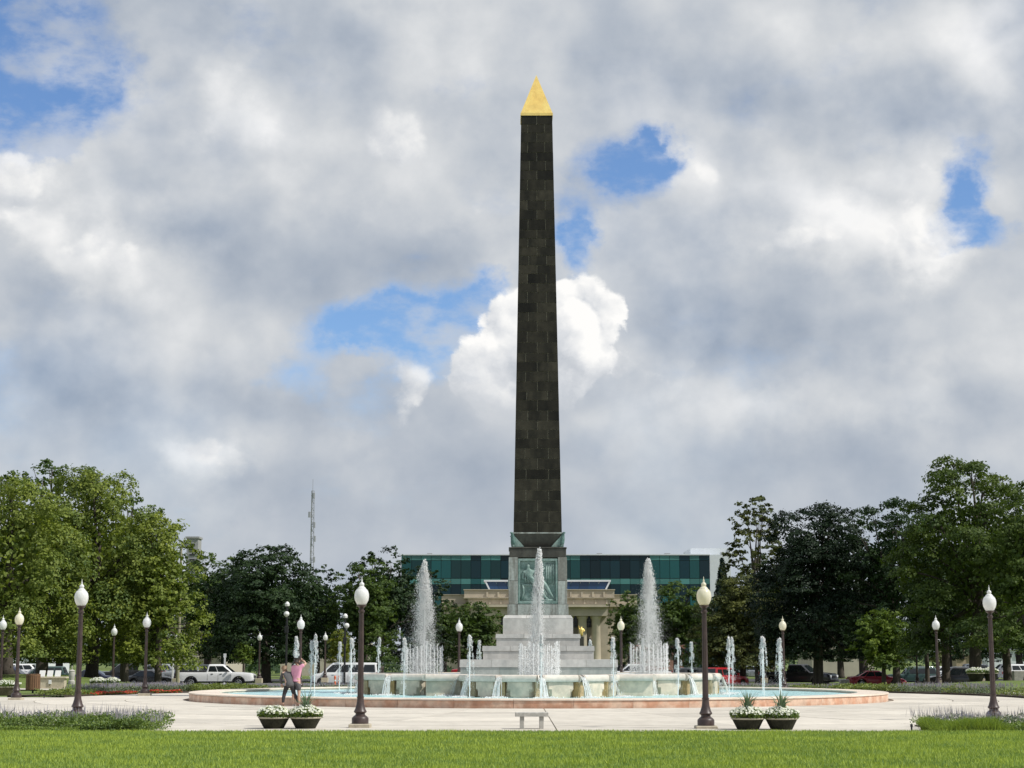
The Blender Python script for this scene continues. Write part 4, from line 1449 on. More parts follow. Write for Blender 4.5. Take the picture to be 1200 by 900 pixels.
def vehicle(kind, pos, rz, pm, label, cat, name, rails=False, cladding=False, two_tone=None):
    s = SPEC[kind]
    t = thing(name, pos, label, cat, 'vehicles parked along the street', rz)
    L, Wh, rw = s['L'], s['W'] / 2, s['rw']
    ra = rw + 0.07
    xs_ = set(np.linspace(-L / 2, L / 2, 23).tolist())
    for xw in (s['xf'], s['xr']):
        for k in range(13):
            xs_.add(xw - ra * math.cos(PI * k / 12))
    for x, _ in s['top']:
        xs_.add(x)
    xs_ = sorted(xs_)
    tx, tz = zip(*s['top'])
    rows = []
    for x in xs_:
        zt_ = float(np.interp(x, tx, tz))
        zb = s['sill']
        e = max(0.0, (abs(x) - (L / 2 - 0.45)) / 0.45)
        zb += 0.06 * e
        for xw in (s['xf'], s['xr']):
            if abs(x - xw) < ra - 1e-6:
                zb = max(zb, rw + math.sqrt(ra * ra - (x - xw) ** 2))
        zb = min(zb, zt_ - 0.08)
        w = Wh * (1 - 0.10 * e ** 2)
        h = zt_ - zb
        half_ = [(0, zb), (w * 0.90, zb), (w * 0.985, zb + min(0.05, h * 0.1)), (w, zb + h * 0.5), (w * 0.99, zt_ - min(0.16, h * 0.35)), (w * 0.955, zt_ - 0.03), (w * 0.86, zt_), (w * 0.45, zt_ + 0.02), (0, zt_ + 0.025)]
        rows.append([(x, -y, z) for y, z in half_] + [(x, y, z) for y, z in half_[::-1][1:]])
    b = MB().grid(rows)
    n = len(rows[0])
    b.f.append(tuple(range(n)))
    b.f.append(tuple((len(rows) - 1) * n + i for i in range(n - 1, -1, -1)))
    body = b.obj('body', pm, t, auto=32)
    # cabin shell
    c0, c1, r0, r1 = s['cab']
    zb, zr = s['belt'] - 0.03, s['roof']

    def ring(f, zoff=0.0):
        xa, xb = c0 + (r0 - c0) * f, c1 + (r1 - c1) * f
        w = Wh * (0.93 - 0.17 * f)
        z = zb + (zr - 0.06 - zb) * f + zoff
        return xa, xb, w, z
    rws = []
    for f, zo, sh in ((0, 0, 0), (0.5, 0, 0), (0.93, 0, 0), (1.0, 0.015, 0.03), (1.0, 0.05, 0.12), (1.0, 0.062, 0.45)):
        xa, xb, w, z = ring(f, zo)
        xa += sh * 0.8
        xb -= sh * 0.8
        w -= sh
        cx = 0.10
        rws.append([(xa, -w + cx, z), (xa + cx * 0.6, -w, z), (xb - cx * 1.4, -w, z), (xb, -w + cx * 1.8, z), (xb, w - cx * 1.8, z), (xb - cx * 1.4, w, z), (xa + cx * 0.6, w, z), (xa, w - cx, z)])
        rws[-1].append(rws[-1][0])
    b = MB().grid(rws)
    b.f.append(tuple(5 * 9 + i for i in range(8)))
    b.obj('cabin', two_tone or pm, t, auto=35)

    def side_pt(fx, f, sg, off):
        xa, xb, w, z = ring(f)
        x = xa + 0.08 + (xb - 0.16 - xa - 0.08) * fx
        return (x, sg * (w + off), z)
    sp = s['split']
    for sg in (-1, 1):
        for i in range(len(sp) - 1):
            f0, f1 = sp[i] + 0.018, sp[i + 1] - 0.018
            if f1 - f0 < 0.05:
                continue
            g0, g1 = 0.13, 0.86
            pts = [side_pt(f0, g0, sg, 0.008), side_pt(f1, g0, sg, 0.008), side_pt(f1, g1, sg, 0.008), side_pt(f0, g1, sg, 0.008)]
            inn = [(p[0], p[1] - sg * 0.03, p[2]) for p in pts]
            MB().add(pts + inn, [(0, 1, 2, 3)] + [(k, k + 4, (k + 1) % 4 + 4, (k + 1) % 4) for k in range(4)]).obj('side_window', M_glass, t)
    for end, nm in ((1, 'windscreen'), (-1, 'rear_window')):
        q = []
        for f, sh in ((0.10, 0.14), (0.90, 0.17)):
            xa, xb, w, z = ring(f)
            x = (xb + 0.008) if end > 0 else (xa - 0.008)
            q += [(x, -(w - sh), z), (x, w - sh, z)]
        q = [q[0], q[1], q[3], q[2]]
        inn = [(p[0] - end * 0.03, p[1], p[2]) for p in q]
        MB().add(q + inn, [(0, 1, 2, 3)] + [(k, k + 4, (k + 1) % 4 + 4, (k + 1) % 4) for k in range(4)]).obj(nm, M_glass, t)
    # wheels
    for xw in (s['xf'], s['xr']):
        for sg in (-1, 1):
            y = sg * (Wh - 0.13)
            wl = bpy.data.objects.new('wheel', None)
            COL.objects.link(wl)
            wl.parent = t
            wl.location = (xw, y, rw)
            wl.rotation_euler = (PI / 2, 0, 0)
            MB().lathe([(rw * 0.62, -0.10), (rw * 0.95, -0.115), (rw, -0.08), (rw, 0.08), (rw * 0.95, 0.115), (rw * 0.62, 0.10)], 22).obj('tyre', M_tyre, wl, auto=40)
            b = MB()
            for zz in (-0.104, 0.104):
                for k in range(6):
                    a = 2 * PI * k / 6
                    ca, sa = math.cos(a), math.sin(a)
                    z0_, z1_ = (zz - 0.012, zz + 0.012)
                    pr = [(rw * 0.12, -rw * 0.10), (rw * 0.60, -rw * 0.07), (rw * 0.60, rw * 0.07), (rw * 0.12, rw * 0.10)]
                    vs = [(p[0] * ca - p[1] * sa, p[0] * sa + p[1] * ca, z) for z in (z0_, z1_) for p in pr]
                    b.add(vs, [(0, 1, 2, 3), (7, 6, 5, 4)] + [(i, i + 4, (i + 1) % 4 + 4, (i + 1) % 4) for i in range(4)])
                b.lathe([(rw * 0.17, zz - 0.016), (rw * 0.17, zz + 0.016)], 12)
                b.lathe([(rw * 0.64, zz - 0.008), (rw * 0.57, zz + 0.008)], 22)
                b.f.pop()
                b.f.pop()
            b.obj('rim', M_rimm, wl)
    # dark floor between the wheels
    MB().box(-L / 2 + 0.3, L / 2 - 0.3, -Wh * 0.86, Wh * 0.86, s['sill'] - 0.05, s['sill'] + 0.15).obj('underbody', M_black, t)
    zf, zk = float(np.interp(L / 2 - 0.12, tx, tz)), float(np.interp(-L / 2 + 0.02, tx, tz))
    for sg in (-1, 1):
        y0, y1 = sorted((sg * Wh * 0.52, sg * Wh * 0.88))
        MB().bbox(L / 2 - 0.22, L / 2 - 0.03 + 0.015, y0, y1, zf - 0.24, zf - 0.07, 0.02).obj('headlight', M_head, t)
        y0, y1 = sorted((sg * Wh * 0.72, sg * Wh * 0.915))
        MB().bbox(-L / 2 - 0.012, -L / 2 + 0.14, y0, y1, zk - 0.22, zk + 0.06, 0.02).obj('taillight', M_tail, t)
        xa, xb, w, z = ring(0.16)
        ym = sg * (w + 0.06)
        y0, y1 = sorted((ym, ym + sg * 0.18))
        MB().bbox(xb - 0.42, xb - 0.26, y0, y1, z, z + 0.15, 0.03).obj('mirror', M_black if kind == 'pickup' else pm, t)
        # door seams and handles, set into the flank
        for i, fx in enumerate(sp[1:]):
            xa, xb, w, z = ring(0.0)
            xd = xa + 0.08 + (xb - 0.16 - xa - 0.08) * min(fx, 0.97)
            if abs(xd - s['xr']) < ra * 0.8 and fx < 0.5:
                continue
            y0, y1 = sorted((sg * (Wh * 0.995), sg * (Wh + 0.003)))
            MB().box(xd - 0.008, xd + 0.008, y0, y1, s['sill'] + 0.12, s['belt'] - 0.16).obj('door_seam', M_black, t)
            if 0 < i:
                MB().bbox(xd - 0.95 * 0 - 0.30 if False else xd - (0.92 if fx > 0.9 else 0.62), xd - (0.72 if fx > 0.9 else 0.42), *sorted((sg * Wh * 0.985, sg * (Wh + 0.025))), s['belt'] - 0.14, s['belt'] - 0.10, 0.008).obj('door_handle', M_black if kind == 'pickup' else pm, t)
    MB().bbox(L / 2 - 0.10, L / 2 + 0.04, -Wh * 0.86, Wh * 0.86, s['sill'] + 0.02, s['sill'] + 0.22, 0.03).obj('front_bumper', M_black if kind in ('pickup', 'van') else pm, t)
    MB().bbox(-L / 2 - 0.05, -L / 2 + 0.10, -Wh * 0.88, Wh * 0.88, s['sill'] + 0.02, s['sill'] + 0.20, 0.03).obj('rear_bumper', M_black if kind in ('pickup', 'van') else pm, t)
    MB().bbox(L / 2 - 0.12, L / 2 + 0.012, -Wh * 0.48, Wh * 0.48, zf - 0.36, zf - 0.10, 0.02).obj('grille', M_black if kind != 'wagon' else M_chrome, t)
    MB().box(-L / 2 - 0.02, -L / 2 + 0.02, -0.26, 0.26, s['sill'] + 0.26, s['sill'] + 0.38).obj('number_plate', M_plate, t)
    if 'bed' in s:
        b0, b1 = s['bed']
        zt_ = 1.325
        MB().box(b0, b1, -Wh * 0.80, Wh * 0.80, zt_ - 0.1, zt_ + 0.004).obj('cargo_bed', M_black, t)
        b = MB()
        for sg in (-1, 1):
            y0, y1 = sorted((sg * Wh * 0.80, sg * Wh * 0.93))
            b.bbox(b0 - 0.05, b1 + 0.05, y0, y1, 1.27, 1.37, 0.02)
        b.bbox(b0 - 0.08, b0 + 0.02, -Wh * 0.8, Wh * 0.8, 1.27, 1.37, 0.02)
        b.obj('bed_rail', M_black, t)
        MB().box(-L / 2 + 0.04, -L / 2 + 0.10, -Wh, Wh, 0, 0.01)
    if cladding:
        for sg in (-1, 1):
            for xw in (s['xf'], s['xr']):
                b = MB()
                rws = []
                for k in range(13):
                    a = PI * k / 12
                    ro, ri = ra + 0.09, ra - 0.005
                    rws.append([(xw - r_ * math.cos(a), sg * (Wh * 0.97 + dy), rw + r_ * math.sin(a)) for r_, dy in ((ri, 0.0), (ri, 0.05), (ro, 0.05), (ro, 0.0))])
                b.grid(rws)
                b.obj('wheel_arch_trim', M_black, t)
    if rails:
        for sg in (-1, 1):
            xa, xb, w, z = ring(1.0)
            MB().tube([(xa + 0.2, sg * (w - 0.10), z + 0.05), (xa + 0.3, sg * (w - 0.10), z + 0.11), (xb - 0.4, sg * (w - 0.10), z + 0.11), (xb - 0.3, sg * (w - 0.10), z + 0.04)], 0.018, 6).obj('roof_rail', M_chrome, t)
    return t


def park(kind, px, D, face, pm, label, cat, name, dz=-0.05, turn=0.0, **kw):
    p = at(px, D)
    p.z += dz + 0.005
    return vehicle(kind, p, (0 if face > 0 else PI) + R(turn), pm, label, cat, name, **kw)


park('pickup', 254.5, 155, 1, P_WHITE, 'clean white crew cab pickup truck facing right beside the hedge', 'pickup truck', 'pickup_truck', cladding=True)
park('pickup', 226, 163, -1, P_SILVER, 'silver grey pickup truck parked behind the white pickup', 'pickup truck', 'pickup_truck')
park('van', 405, 157, -1, P_WHITE, 'white passenger van facing left behind the left pool jets', 'van', 'passenger_van')
park('sedan', 1026, 153, 1, P_MAROON, 'dark red sedan parked beyond the right hedge', 'car', 'parked_car')
park('wagon', 1068, 164, -1, P_GREEN, 'dark green square wagon with silver lower trim behind the red sedan', 'car', 'parked_car', rails=True)
park('suv', 1118, 152, -1, P_BLACK, 'black utility vehicle facing left with bright front end under the right trees', 'car', 'parked_car', rails=True)
park('pickup', 935, 155, 1, P_BLACK, 'black vehicle seen behind the right-hand pool jets', 'pickup truck', 'pickup_truck', turn=-32)
park('suv', 848, 150, 1, P_RED, 'bright red vehicle turned away at an angle behind the right lamp post', 'car', 'parked_car', turn=48)
park('suv', 817, 146, 1, P_GREY, 'dark grey hatchback with red tail lamp above the right end of the basin', 'car', 'parked_car', turn=40)
park('pickup', 745, 165, -1, P_WHITE, 'white truck partly hidden behind the basin rim and right plume', 'pickup truck', 'pickup_truck')
park('sedan', 180, 156, 1, P_BLACK, 'black sedan with bright headlight just left of the silver pickup', 'car', 'parked_car', turn=-12)
park('pickup', 150, 164, -1, P_BLACK, 'black pickup parked behind the black sedan on the left', 'pickup truck', 'pickup_truck')
park('sedan', 112, 162, 1, P_NAVY, 'navy sedan parked in shade right of the large left lamp post', 'car', 'parked_car')
park('suv', 50, 166, -1, P_GREEN, 'dark green vehicle parked left of the stone memorial block', 'car', 'parked_car')
park('suv', 14, 164, 1, P_NAVY, 'dark blue vehicle parked at the far left under the trees', 'car', 'parked_car')
# cars far off on the next street, small in the picture
FAR = [('suv', 250, 196, 1, P_WHITE, 'distant white car glimpsed above the bed of the white pickup'), ('sedan', 551, 232, 1, P_RED, 'distant small red car left of the stepped base'),
       ('suv', 712, 215, -1, P_BLACK, 'distant black car right of the stepped base'), ('sedan', 1108, 205, 1, P_WHITE, 'distant white car above the black utility vehicle'),
       ('suv', 1150, 208, 1, P_SILVER, 'distant silver car left of the near right lamp post'), ('suv', 1176, 204, -1, P_SILVER, 'distant silver car right of the near right lamp post'),
       ('suv', 1197, 196, 1, P_WHITE, 'distant white car cut by the right edge of the view'), ('suv', 34, 206, 1, P_WHITE, 'distant white vehicle above the dark green one on the far left'),
       ('suv', 195, 205, 1, P_SILVER, 'distant silver car behind the black sedan on the left'), ('sedan', 880, 215, 1, P_SILVER, 'distant grey car behind the bright red vehicle')]
for kd, px, D, fc, pm, lb in FAR:
    t = park(kd, px, D, fc, pm, lb, 'car', 'parked_car', dz=0.0)
    t['group'] = 'distant cars on the streets behind the park'
strip('road', 190, 212, -0.045, M_asph, -160, 160)
# ------------------------------------------------------------------ buildings behind the park
M_lime = mat('library limestone', (0.50, 0.435, 0.33), 0.8, var=0.12, vscale=0.25, col2=(0.43, 0.375, 0.29), bump=0.1, bscale=4, rnd=0.04)
M_beige = mat('beige stone facade', (0.46, 0.42, 0.35), 0.8, var=0.1, vscale=0.3)
M_whitew = mat('white metal cladding', (0.66, 0.69, 0.72), 0.5, var=0.06, vscale=0.3)
M_teal = mat('teal glass pane', (0.008, 0.066, 0.067), 0.07, spec=0.4, rnd=0.5)
M_tealD = mat('dark glass pane', (0.003, 0.024, 0.032), 0.06, spec=0.35, rnd=0.5)
M_tealL = mat('pale green spandrel glass', (0.065, 0.20, 0.185), 0.15, spec=0.4, rnd=0.25)
M_mull = mat('dark mullion', (0.02, 0.045, 0.045), 0.4)
M_bluegl = mat('blue skylight glass', (0.012, 0.045, 0.115), 0.08, spec=0.6, rnd=0.3)
M_win = mat('dark window', (0.018, 0.02, 0.022), 0.12)
M_tower = mat('grey concrete tower', (0.30, 0.30, 0.30), 0.8, var=0.1, vscale=0.2)
M_steel = mat('galvanised steel', (0.30, 0.31, 0.32), 0.5, 0.3)


def pbox(b, x0, y0, x1, y1, D, dep, zb=None):
    """box whose front face fills the photo rectangle at distance D"""
    a, c = xp(x0, 700, D), xp(x1, 700, D)
    b.box(a, c, D, D + dep, zp(y1, D) if zb is None else zb, zp(y0, D))
    return b


# modern glass wing
DG = 335
gl_ = thing('glass_building', (xp(655, 700, DG), DG + 15, -1), 'long modern building of dark teal glass with pale end wall behind the obelisk', 'building')
off = Vector(gl_.location)


def gobj(b, nm, m, par=None):
    b.v = [(v[0] - off.x, v[1] - off.y, v[2] - off.z) for v in b.v]
    return b.obj(nm, m, par or gl_)


gobj(pbox(MB(), 470, 651.5, 831, 700, DG + 0.4, 26, zb=-1), 'glass_core', M_mull)
rg = random.Random(12)
ncol = 31
rowsy = [(650.5, 656.5), (657.0, 677.5), (678.2, 684.5), (685.0, 697.5), (698, 712)]
for i in range(ncol):
    x0 = 470 + (832 - 470) * i / ncol
    x1 = 470 + (832 - 470) * (i + 1) / ncol
    xm = (x0 + x1) / 2
    for ri, (y0, y1) in enumerate(rowsy):
        darkz = 547 < xm < 560 or 582 < xm < 597 or 680 < xm < 760 or 800 < xm < 812 or 818 < xm < 830
        if ri in (0, 2):
            m = M_tealD if (darkz and (ri == 0 or xm < 600)) else M_tealL
            if ri == 2 and 560 > xm > 548:
                m = M_teal
        elif ri == 3:
            m = M_tealD if rg.random() < 0.7 else M_teal
        else:
            m = M_tealD if darkz else M_teal
        dy = rg.uniform(-0.03, 0.03)
        b = MB()
        a, c = xp(x0 + 0.25, 700, DG), xp(x1 - 0.25, 700, DG)
        za, zb_ = zp(y1, DG), zp(y0, DG)
        b.add([(a, DG + dy, za), (c, DG - dy, za), (c, DG - dy, zb_), (a, DG + dy, zb_), (a, DG + 0.3, za), (c, DG + 0.3, za), (c, DG + 0.3, zb_), (a, DG + 0.3, zb_)],
              [(0, 1, 2, 3), (4, 0, 3, 7), (1, 5, 6, 2), (3, 2, 6, 7), (4, 5, 1, 0)])
        gobj(b, 'glass_pane', m)
gobj(pbox(MB(), 469, 649.3, 833, 650.6, DG - 0.2, 26.8), 'roof_edge', M_whitew)
b = pbox(MB(), 832.3, 650, 857, 700, DG + 0.2, 27, zb=-1)
gobj(b, 'end_wall', M_whitew)
b = pbox(MB(), 810, 642.5, 859, 652, DG + 14, 14)
pent = gobj(b, 'roof_plant_room', M_whitew)
for x0, x1, y0, y1 in ((845.5, 846.6, 647, 651), (848, 849, 647, 651), (853, 854, 643.5, 650), (855.3, 856.3, 643.5, 650)):
    gobj(pbox(MB(), x0, y0, x1, y1, DG + 13.9, 0.2), 'louvre', M_tower)
for xg in (500, 620, 700, 780):           # bare terrace furniture silhouettes are left to the dark panes; roof vents
    gobj(pbox(MB(), xg, 648.2, xg + 6, 649.5, DG + 9, 2), 'roof_vent', M_tower)

# classical library: centre block with columns and a lower wing on either side
DL = 292
lb = thing('library_building', (xp(632, 700, DL), DL + 12, -1.2), 'low classical limestone building with columns behind the stepped base', 'building')
off2 = Vector(lb.location)


def lobj(b, nm, m, par=None, **k):
    b.v = [(v[0] - off2.x, v[1] - off2.y, v[2] - off2.z) for v in b.v]
    return b.obj(nm, m, par or lb, **k)


def mirr(x):
    return 2 * 632 - x


ZB = -1.2
XR = 712
lobj(pbox(MB(), mirr(XR), 722, XR, 790, DL + 2.4, 18, zb=ZB), 'wall', M_lime)
lobj(pbox(MB(), mirr(XR), 711.5, XR, 721.8, DL, 20), 'frieze', M_lime)
lobj(pbox(MB(), mirr(XR + 1.6), 708.3, XR + 1.6, 711.3, DL - 0.9, 22), 'cornice', M_lime)
lobj(pbox(MB(), mirr(XR + 4), 701.2, XR + 4, 708.1, DL + 0.4, 19), 'attic_wall', M_lime)
lobj(pbox(MB(), mirr(XR + 8), 691.6, XR + 8, 700, DL + 1.2, 18), 'parapet', M_lime)
lobj(pbox(MB(), mirr(XR + 8.6), 700.1, XR + 8.6, 701.1, DL + 0.0, 20), 'ledge', M_lime)
lobj(pbox(MB(), mirr(XR + 9), 690.6, XR + 9, 691.5, DL + 1.0, 18.4), 'parapet_cap', M_lime)
for xq in (570, 583, 596, 668, 681, 694, 707):
    lobj(pbox(MB(), xq, 693.5, xq + 2.0, 699.5, DL + 1.0, 0.6), 'parapet_pier', M_lime)
    lobj(pbox(MB(), xq + 3, 702.5, xq + 5, 707.8, DL + 0.2, 0.6), 'attic_pier', M_lime)
# columns, windows and the upper windows' grilles
colx = [682.5, 698.5, 666.5, 650.5]
for xc in [x for x in colx] + [mirr(x) for x in colx]:
    X = xp(xc, 700, DL)
    z1 = zp(722, DL)
    b = MB().lathe([(0.95, ZB), (0.95, ZB + 0.4), (0.80, ZB + 0.6), (0.78, ZB + 2.5), (0.70, z1 - 0.55), (0.82, z1 - 0.4), (0.92, z1 - 0.2), (0.92, z1 - 0.005)], 18, X, DL + 1.1)
    lobj(b, 'column', M_lime, auto=40)
for xc in (674.4, 690.5, 706, 658.5):
    for xx in (xc, mirr(xc)):
        w = 4.6
        if xc == 706:
            continue
        fr = lobj(pbox(MB(), xx - w - 0.6, 721.9, xx + w + 0.6, 736.0, DL + 2.30, 0.3), 'window', M_lime)
        for k in range(3):
            for j in range(3):
                px0 = xx - w + 2 * w * k / 3 + 0.12
                px1 = xx - w + 2 * w * (k + 1) / 3 - 0.12
                py0 = 722.3 + 13.2 * j / 3 + 0.15
                py1 = 722.3 + 13.2 * (j + 1) / 3 - 0.15
                lobj(pbox(MB(), px0, py0, px1, py1, DL + 2.22, 0.2), 'pane', M_win, fr)
        lobj(pbox(MB(), xx - 1.7, 748, xx + 1.7, 757, DL + 2.25, 0.3), 'lower_window', M_win)
        lobj(pbox(MB(), xx - 5.2, 757.5, xx + 5.2, 759, DL + 2.2, 0.4), 'string_course', M_lime)
# lower side wings
for x0, x1 in ((517, 552.4), (711.7, 747)):
    x0_, x1_ = (x0, mirr(XR) - 0.1) if x0 < 632 else (XR + 0.1, x1)
    lobj(pbox(MB(), x0_, 711, x1_, 790, DL + 3.2, 15, zb=ZB), 'wing_wall', M_lime)
    lobj(pbox(MB(), x0_ - 1, 707.6, x1_ + 1, 710.9, DL + 2.4, 16), 'wing_cornice', M_lime)
    lobj(pbox(MB(), x0_ + 0.5, 697.2, x1_ - 0.5, 707.4, DL + 3.2, 15), 'wing_parapet', M_lime)
    lobj(pbox(MB(), x0_, 696.5, x1_, 697.1, DL + 3.0, 15.4), 'wing_cap', M_lime)
# skylight on the roof: white framed slope of blue glass
DSK = DL + 6
lobj(pbox(MB(), 567, 679.6, 716, 681.6, DSK - 0.2, 6), 'skylight_frame', M_whitew)
for sx0, sx1, tx0, tx1 in ((568, 570, 572.5, 574.5), (713.5, 715.5, 709.0, 711.0)):
    b = MB()
    q = [(sx0, 681.6), (sx1, 681.6), (tx1, 690.6), (tx0, 690.6)]
    b.add([(xp(x, y, DSK), DSK - 0.15, zp(y, DSK)) for x, y in q] + [(xp(x, y, DSK), DSK + 0.3, zp(y, DSK)) for x, y in q], [(0, 1, 2, 3)] + [(i, i + 4, (i + 1) % 4 + 4, (i + 1) % 4) for i in range(4)])
    lobj(b, 'skylight_frame', M_whitew)
nsk = 13
for i in range(nsk):
    t0, t1 = i / nsk, (i + 1) / nsk
    ta, tb_ = 570 + 143.5 * t0 + 0.2, 570 + 143.5 * t1 - 0.2
    ba, bb_ = 574.5 + 134.5 * t0 + 0.2, 574.5 + 134.5 * t1 - 0.2
    q = [(ba, 690.6), (bb_, 690.6), (tb_, 681.7), (ta, 681.7)]
    b = MB()
    b.add([(xp(x, y, DSK), DSK + (0.0 if y > 685 else 0.1), zp(y, DSK)) for x, y in q] + [(xp(x, y, DSK), DSK + 0.4, zp(y, DSK)) for x, y in q], [(0, 1, 2, 3)] + [(i2, i2 + 4, (i2 + 1) % 4 + 4, (i2 + 1) % 4) for i2 in range(4)])
    lobj(b, 'skylight_pane', M_bluegl)

# pale stone building hidden by trees on the left, and other glimpses
def block(name, px0, px1, ptop, D, dep, m, label, wins=None, pil=None, wm=None, roofcap=True, zb=-1.2):
    X0, X1 = xp(px0, 700, D), xp(px1, 700, D)
    t = thing(name, ((X0 + X1) / 2, D + dep / 2, zb), label, 'building')
    o2 = Vector(t.location)

    def ob2(b, nm, mm, par=None):
        b.v = [(v[0] - o2.x, v[1] - o2.y, v[2] - o2.z) for v in b.v]
        return b.obj(nm, mm, par or t)
    ob2(pbox(MB(), px0, ptop, px1, 800, D, dep, zb=zb), 'wall', m)
    if roofcap:
        ob2(MB().box(X0 - 0.3, X1 + 0.3, D - 0.3, D + dep + 0.3, zp(ptop, D) + 0.002, zp(ptop, D) + 0.5), 'parapet', m)
    for (a, b_, c, e) in (wins or []):
        f = ob2(pbox(MB(), a - 0.4, b_ - 0.4, c + 0.4, e + 0.4, D - 0.12, 0.2), 'window', m)
        ob2(pbox(MB(), a, b_, c, e, D - 0.17, 0.2), 'pane', wm or M_win, f)
    for (a, b_, c, e) in (pil or []):
        ob2(pbox(MB(), a, b_, c, e, D - 0.5, 0.6), 'pilaster', m)
    return t


block('stone_building', 206, 262, 700, 232, 20, M_beige, 'pale stone building showing between the trees behind the silver pickup',
      wins=[(238, 730, 242, 745), (238, 752, 242, 766), (252, 730, 256, 745), (252, 752, 256, 766), (205, 735, 209, 760)],
      pil=[(217, 705, 221, 772), (224, 705, 234, 772), (246, 705, 249, 772), (260, 705, 263, 772)])
block('office_tower', 217, 230.5, 631, 470, 5, M_tower, 'distant grey tower just above the left trees', wins=[(221, 637 + i * 6, 227, 639 + i * 6) for i in range(6)], zb=-1)
block('low_building', 330, 425, 757, 250, 15, M_beige, 'long low pale building glimpsed under the trees on the left', wins=[(336 + i * 11, 761, 343 + i * 11, 767) for i in range(8)])
block('low_building', 950, 1022, 763, 238, 12, M_beige, 'long low stone building glimpsed between the dark trunks on the right', wins=[(955 + i * 13, 766, 960 + i * 13, 770) for i in range(5)])
block('low_building', 1118, 1148, 764, 225, 8, mat('tan brick', (0.42, 0.34, 0.24), 0.85, var=0.2, vscale=1.0), 'small tan flat-roofed building under the trees on the right', wins=[(1123, 768, 1128, 772), (1134, 768, 1139, 772)])
block('low_building', 1155, 1230, 762, 262, 12, M_whitew, 'white low building glimpsed at the far right edge', wins=[(1160 + i * 9, 766, 1165 + i * 9, 770) for i in range(7)])
block('low_building', -40, 60, 763, 255, 12, M_whitew, 'white low building glimpsed at the far left edge', wins=[(-34 + i * 10, 766, -28 + i * 10, 770) for i in range(9)])
block('low_building', 740, 800, 760, 245, 10, mat('red brick wall', (0.30, 0.15, 0.11), 0.85, var=0.2, vscale=1.0), 'low reddish building glimpsed beneath the trees behind the right plume', wins=[(745 + i * 9, 764, 750 + i * 9, 769) for i in range(6)])

# lattice tower far away
DT = 620
tw = thing('lattice_tower', (xp(364.5, 700, DT), DT, -1), 'slender lattice communication tower above the left trees', 'tower')
M_lat = mat('lattice steel', (0.33, 0.34, 0.37), 0.6, 0.1)
zt0, zt1 = -1.0, zp(575, DT)
b = MB()
hh = zt1 + 1


def tw_w(f):
    return 1.0 - 0.5 * f


for k in range(3):
    a = 2 * PI * k / 3 + 0.4
    b.tube([(tw_w(0) * math.cos(a), tw_w(0) * math.sin(a), 0), (tw_w(1) * math.cos(a), tw_w(1) * math.sin(a), hh)], [0.15, 0.13], 5)
nst = 24
for i in range(nst):
    f0, f1 = i / nst, (i + 1) / nst
    for k in range(3):
        a0, a1 = 2 * PI * k / 3 + 0.4, 2 * PI * (k + 1) / 3 + 0.4
        b.tube([(tw_w(f0) * math.cos(a0), tw_w(f0) * math.sin(a0), hh * f0), (tw_w(f1) * math.cos(a1), tw_w(f1) * math.sin(a1), hh * f1)], 0.07, 4)
        b.tube([(tw_w(f1) * math.cos(a0), tw_w(f1) * math.sin(a0), hh * f1), (tw_w(f1) * math.cos(a1), tw_w(f1) * math.sin(a1), hh * f1)], 0.06, 4)
b.obj('mast', M_lat, tw)
for zz, xx in ((0.97, 0.5), (0.86, -0.9), (0.72, 1.0), (0.60, 0.9), (0.80, 0.8)):
    MB().bbox(xx - 0.4, xx + 0.4, -1.4, -0.6, hh * zz - 1.0, hh * zz + 1.0, 0.1).obj('antenna', M_lat, tw)
MB().tube([(0, 0, hh), (0, 0, hh + 4)], 0.08, 5).obj('lightning_rod', M_lat, tw)
# ------------------------------------------------------------------ trees
M_bark = mat('tree bark', (0.045, 0.036, 0.028), 0.95, var=0.3, vscale=3, col2=(0.075, 0.062, 0.05), bump=0.5, bscale=14, streak=True)


def leafmat(name, c, tint=0.45, tr=0.30):
    return mat(name, c, 0.6, tint=tint, transl=tr, spec=0.25)


L_LOCUST = leafmat('locust leaves', (0.172, 0.212, 0.042))
L_GREEN = leafmat('mid green leaves', (0.066, 0.105, 0.022))
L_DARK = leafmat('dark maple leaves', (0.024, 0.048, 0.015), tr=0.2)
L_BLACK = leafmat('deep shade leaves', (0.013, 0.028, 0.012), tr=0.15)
L_OLIVE = leafmat('olive leaves', (0.085, 0.098, 0.028), tr=0.2)
L_LUSH = leafmat('lush green leaves', (0.072, 0.108, 0.020))
L_BRIGHT = leafmat('bright young leaves', (0.115, 0.165, 0.028))
L_YELL = leafmat('yellow green leaves', (0.17, 0.19, 0.03))
L_BLUE = leafmat('bluish conifer needles', (0.022, 0.045, 0.032), tr=0.1)


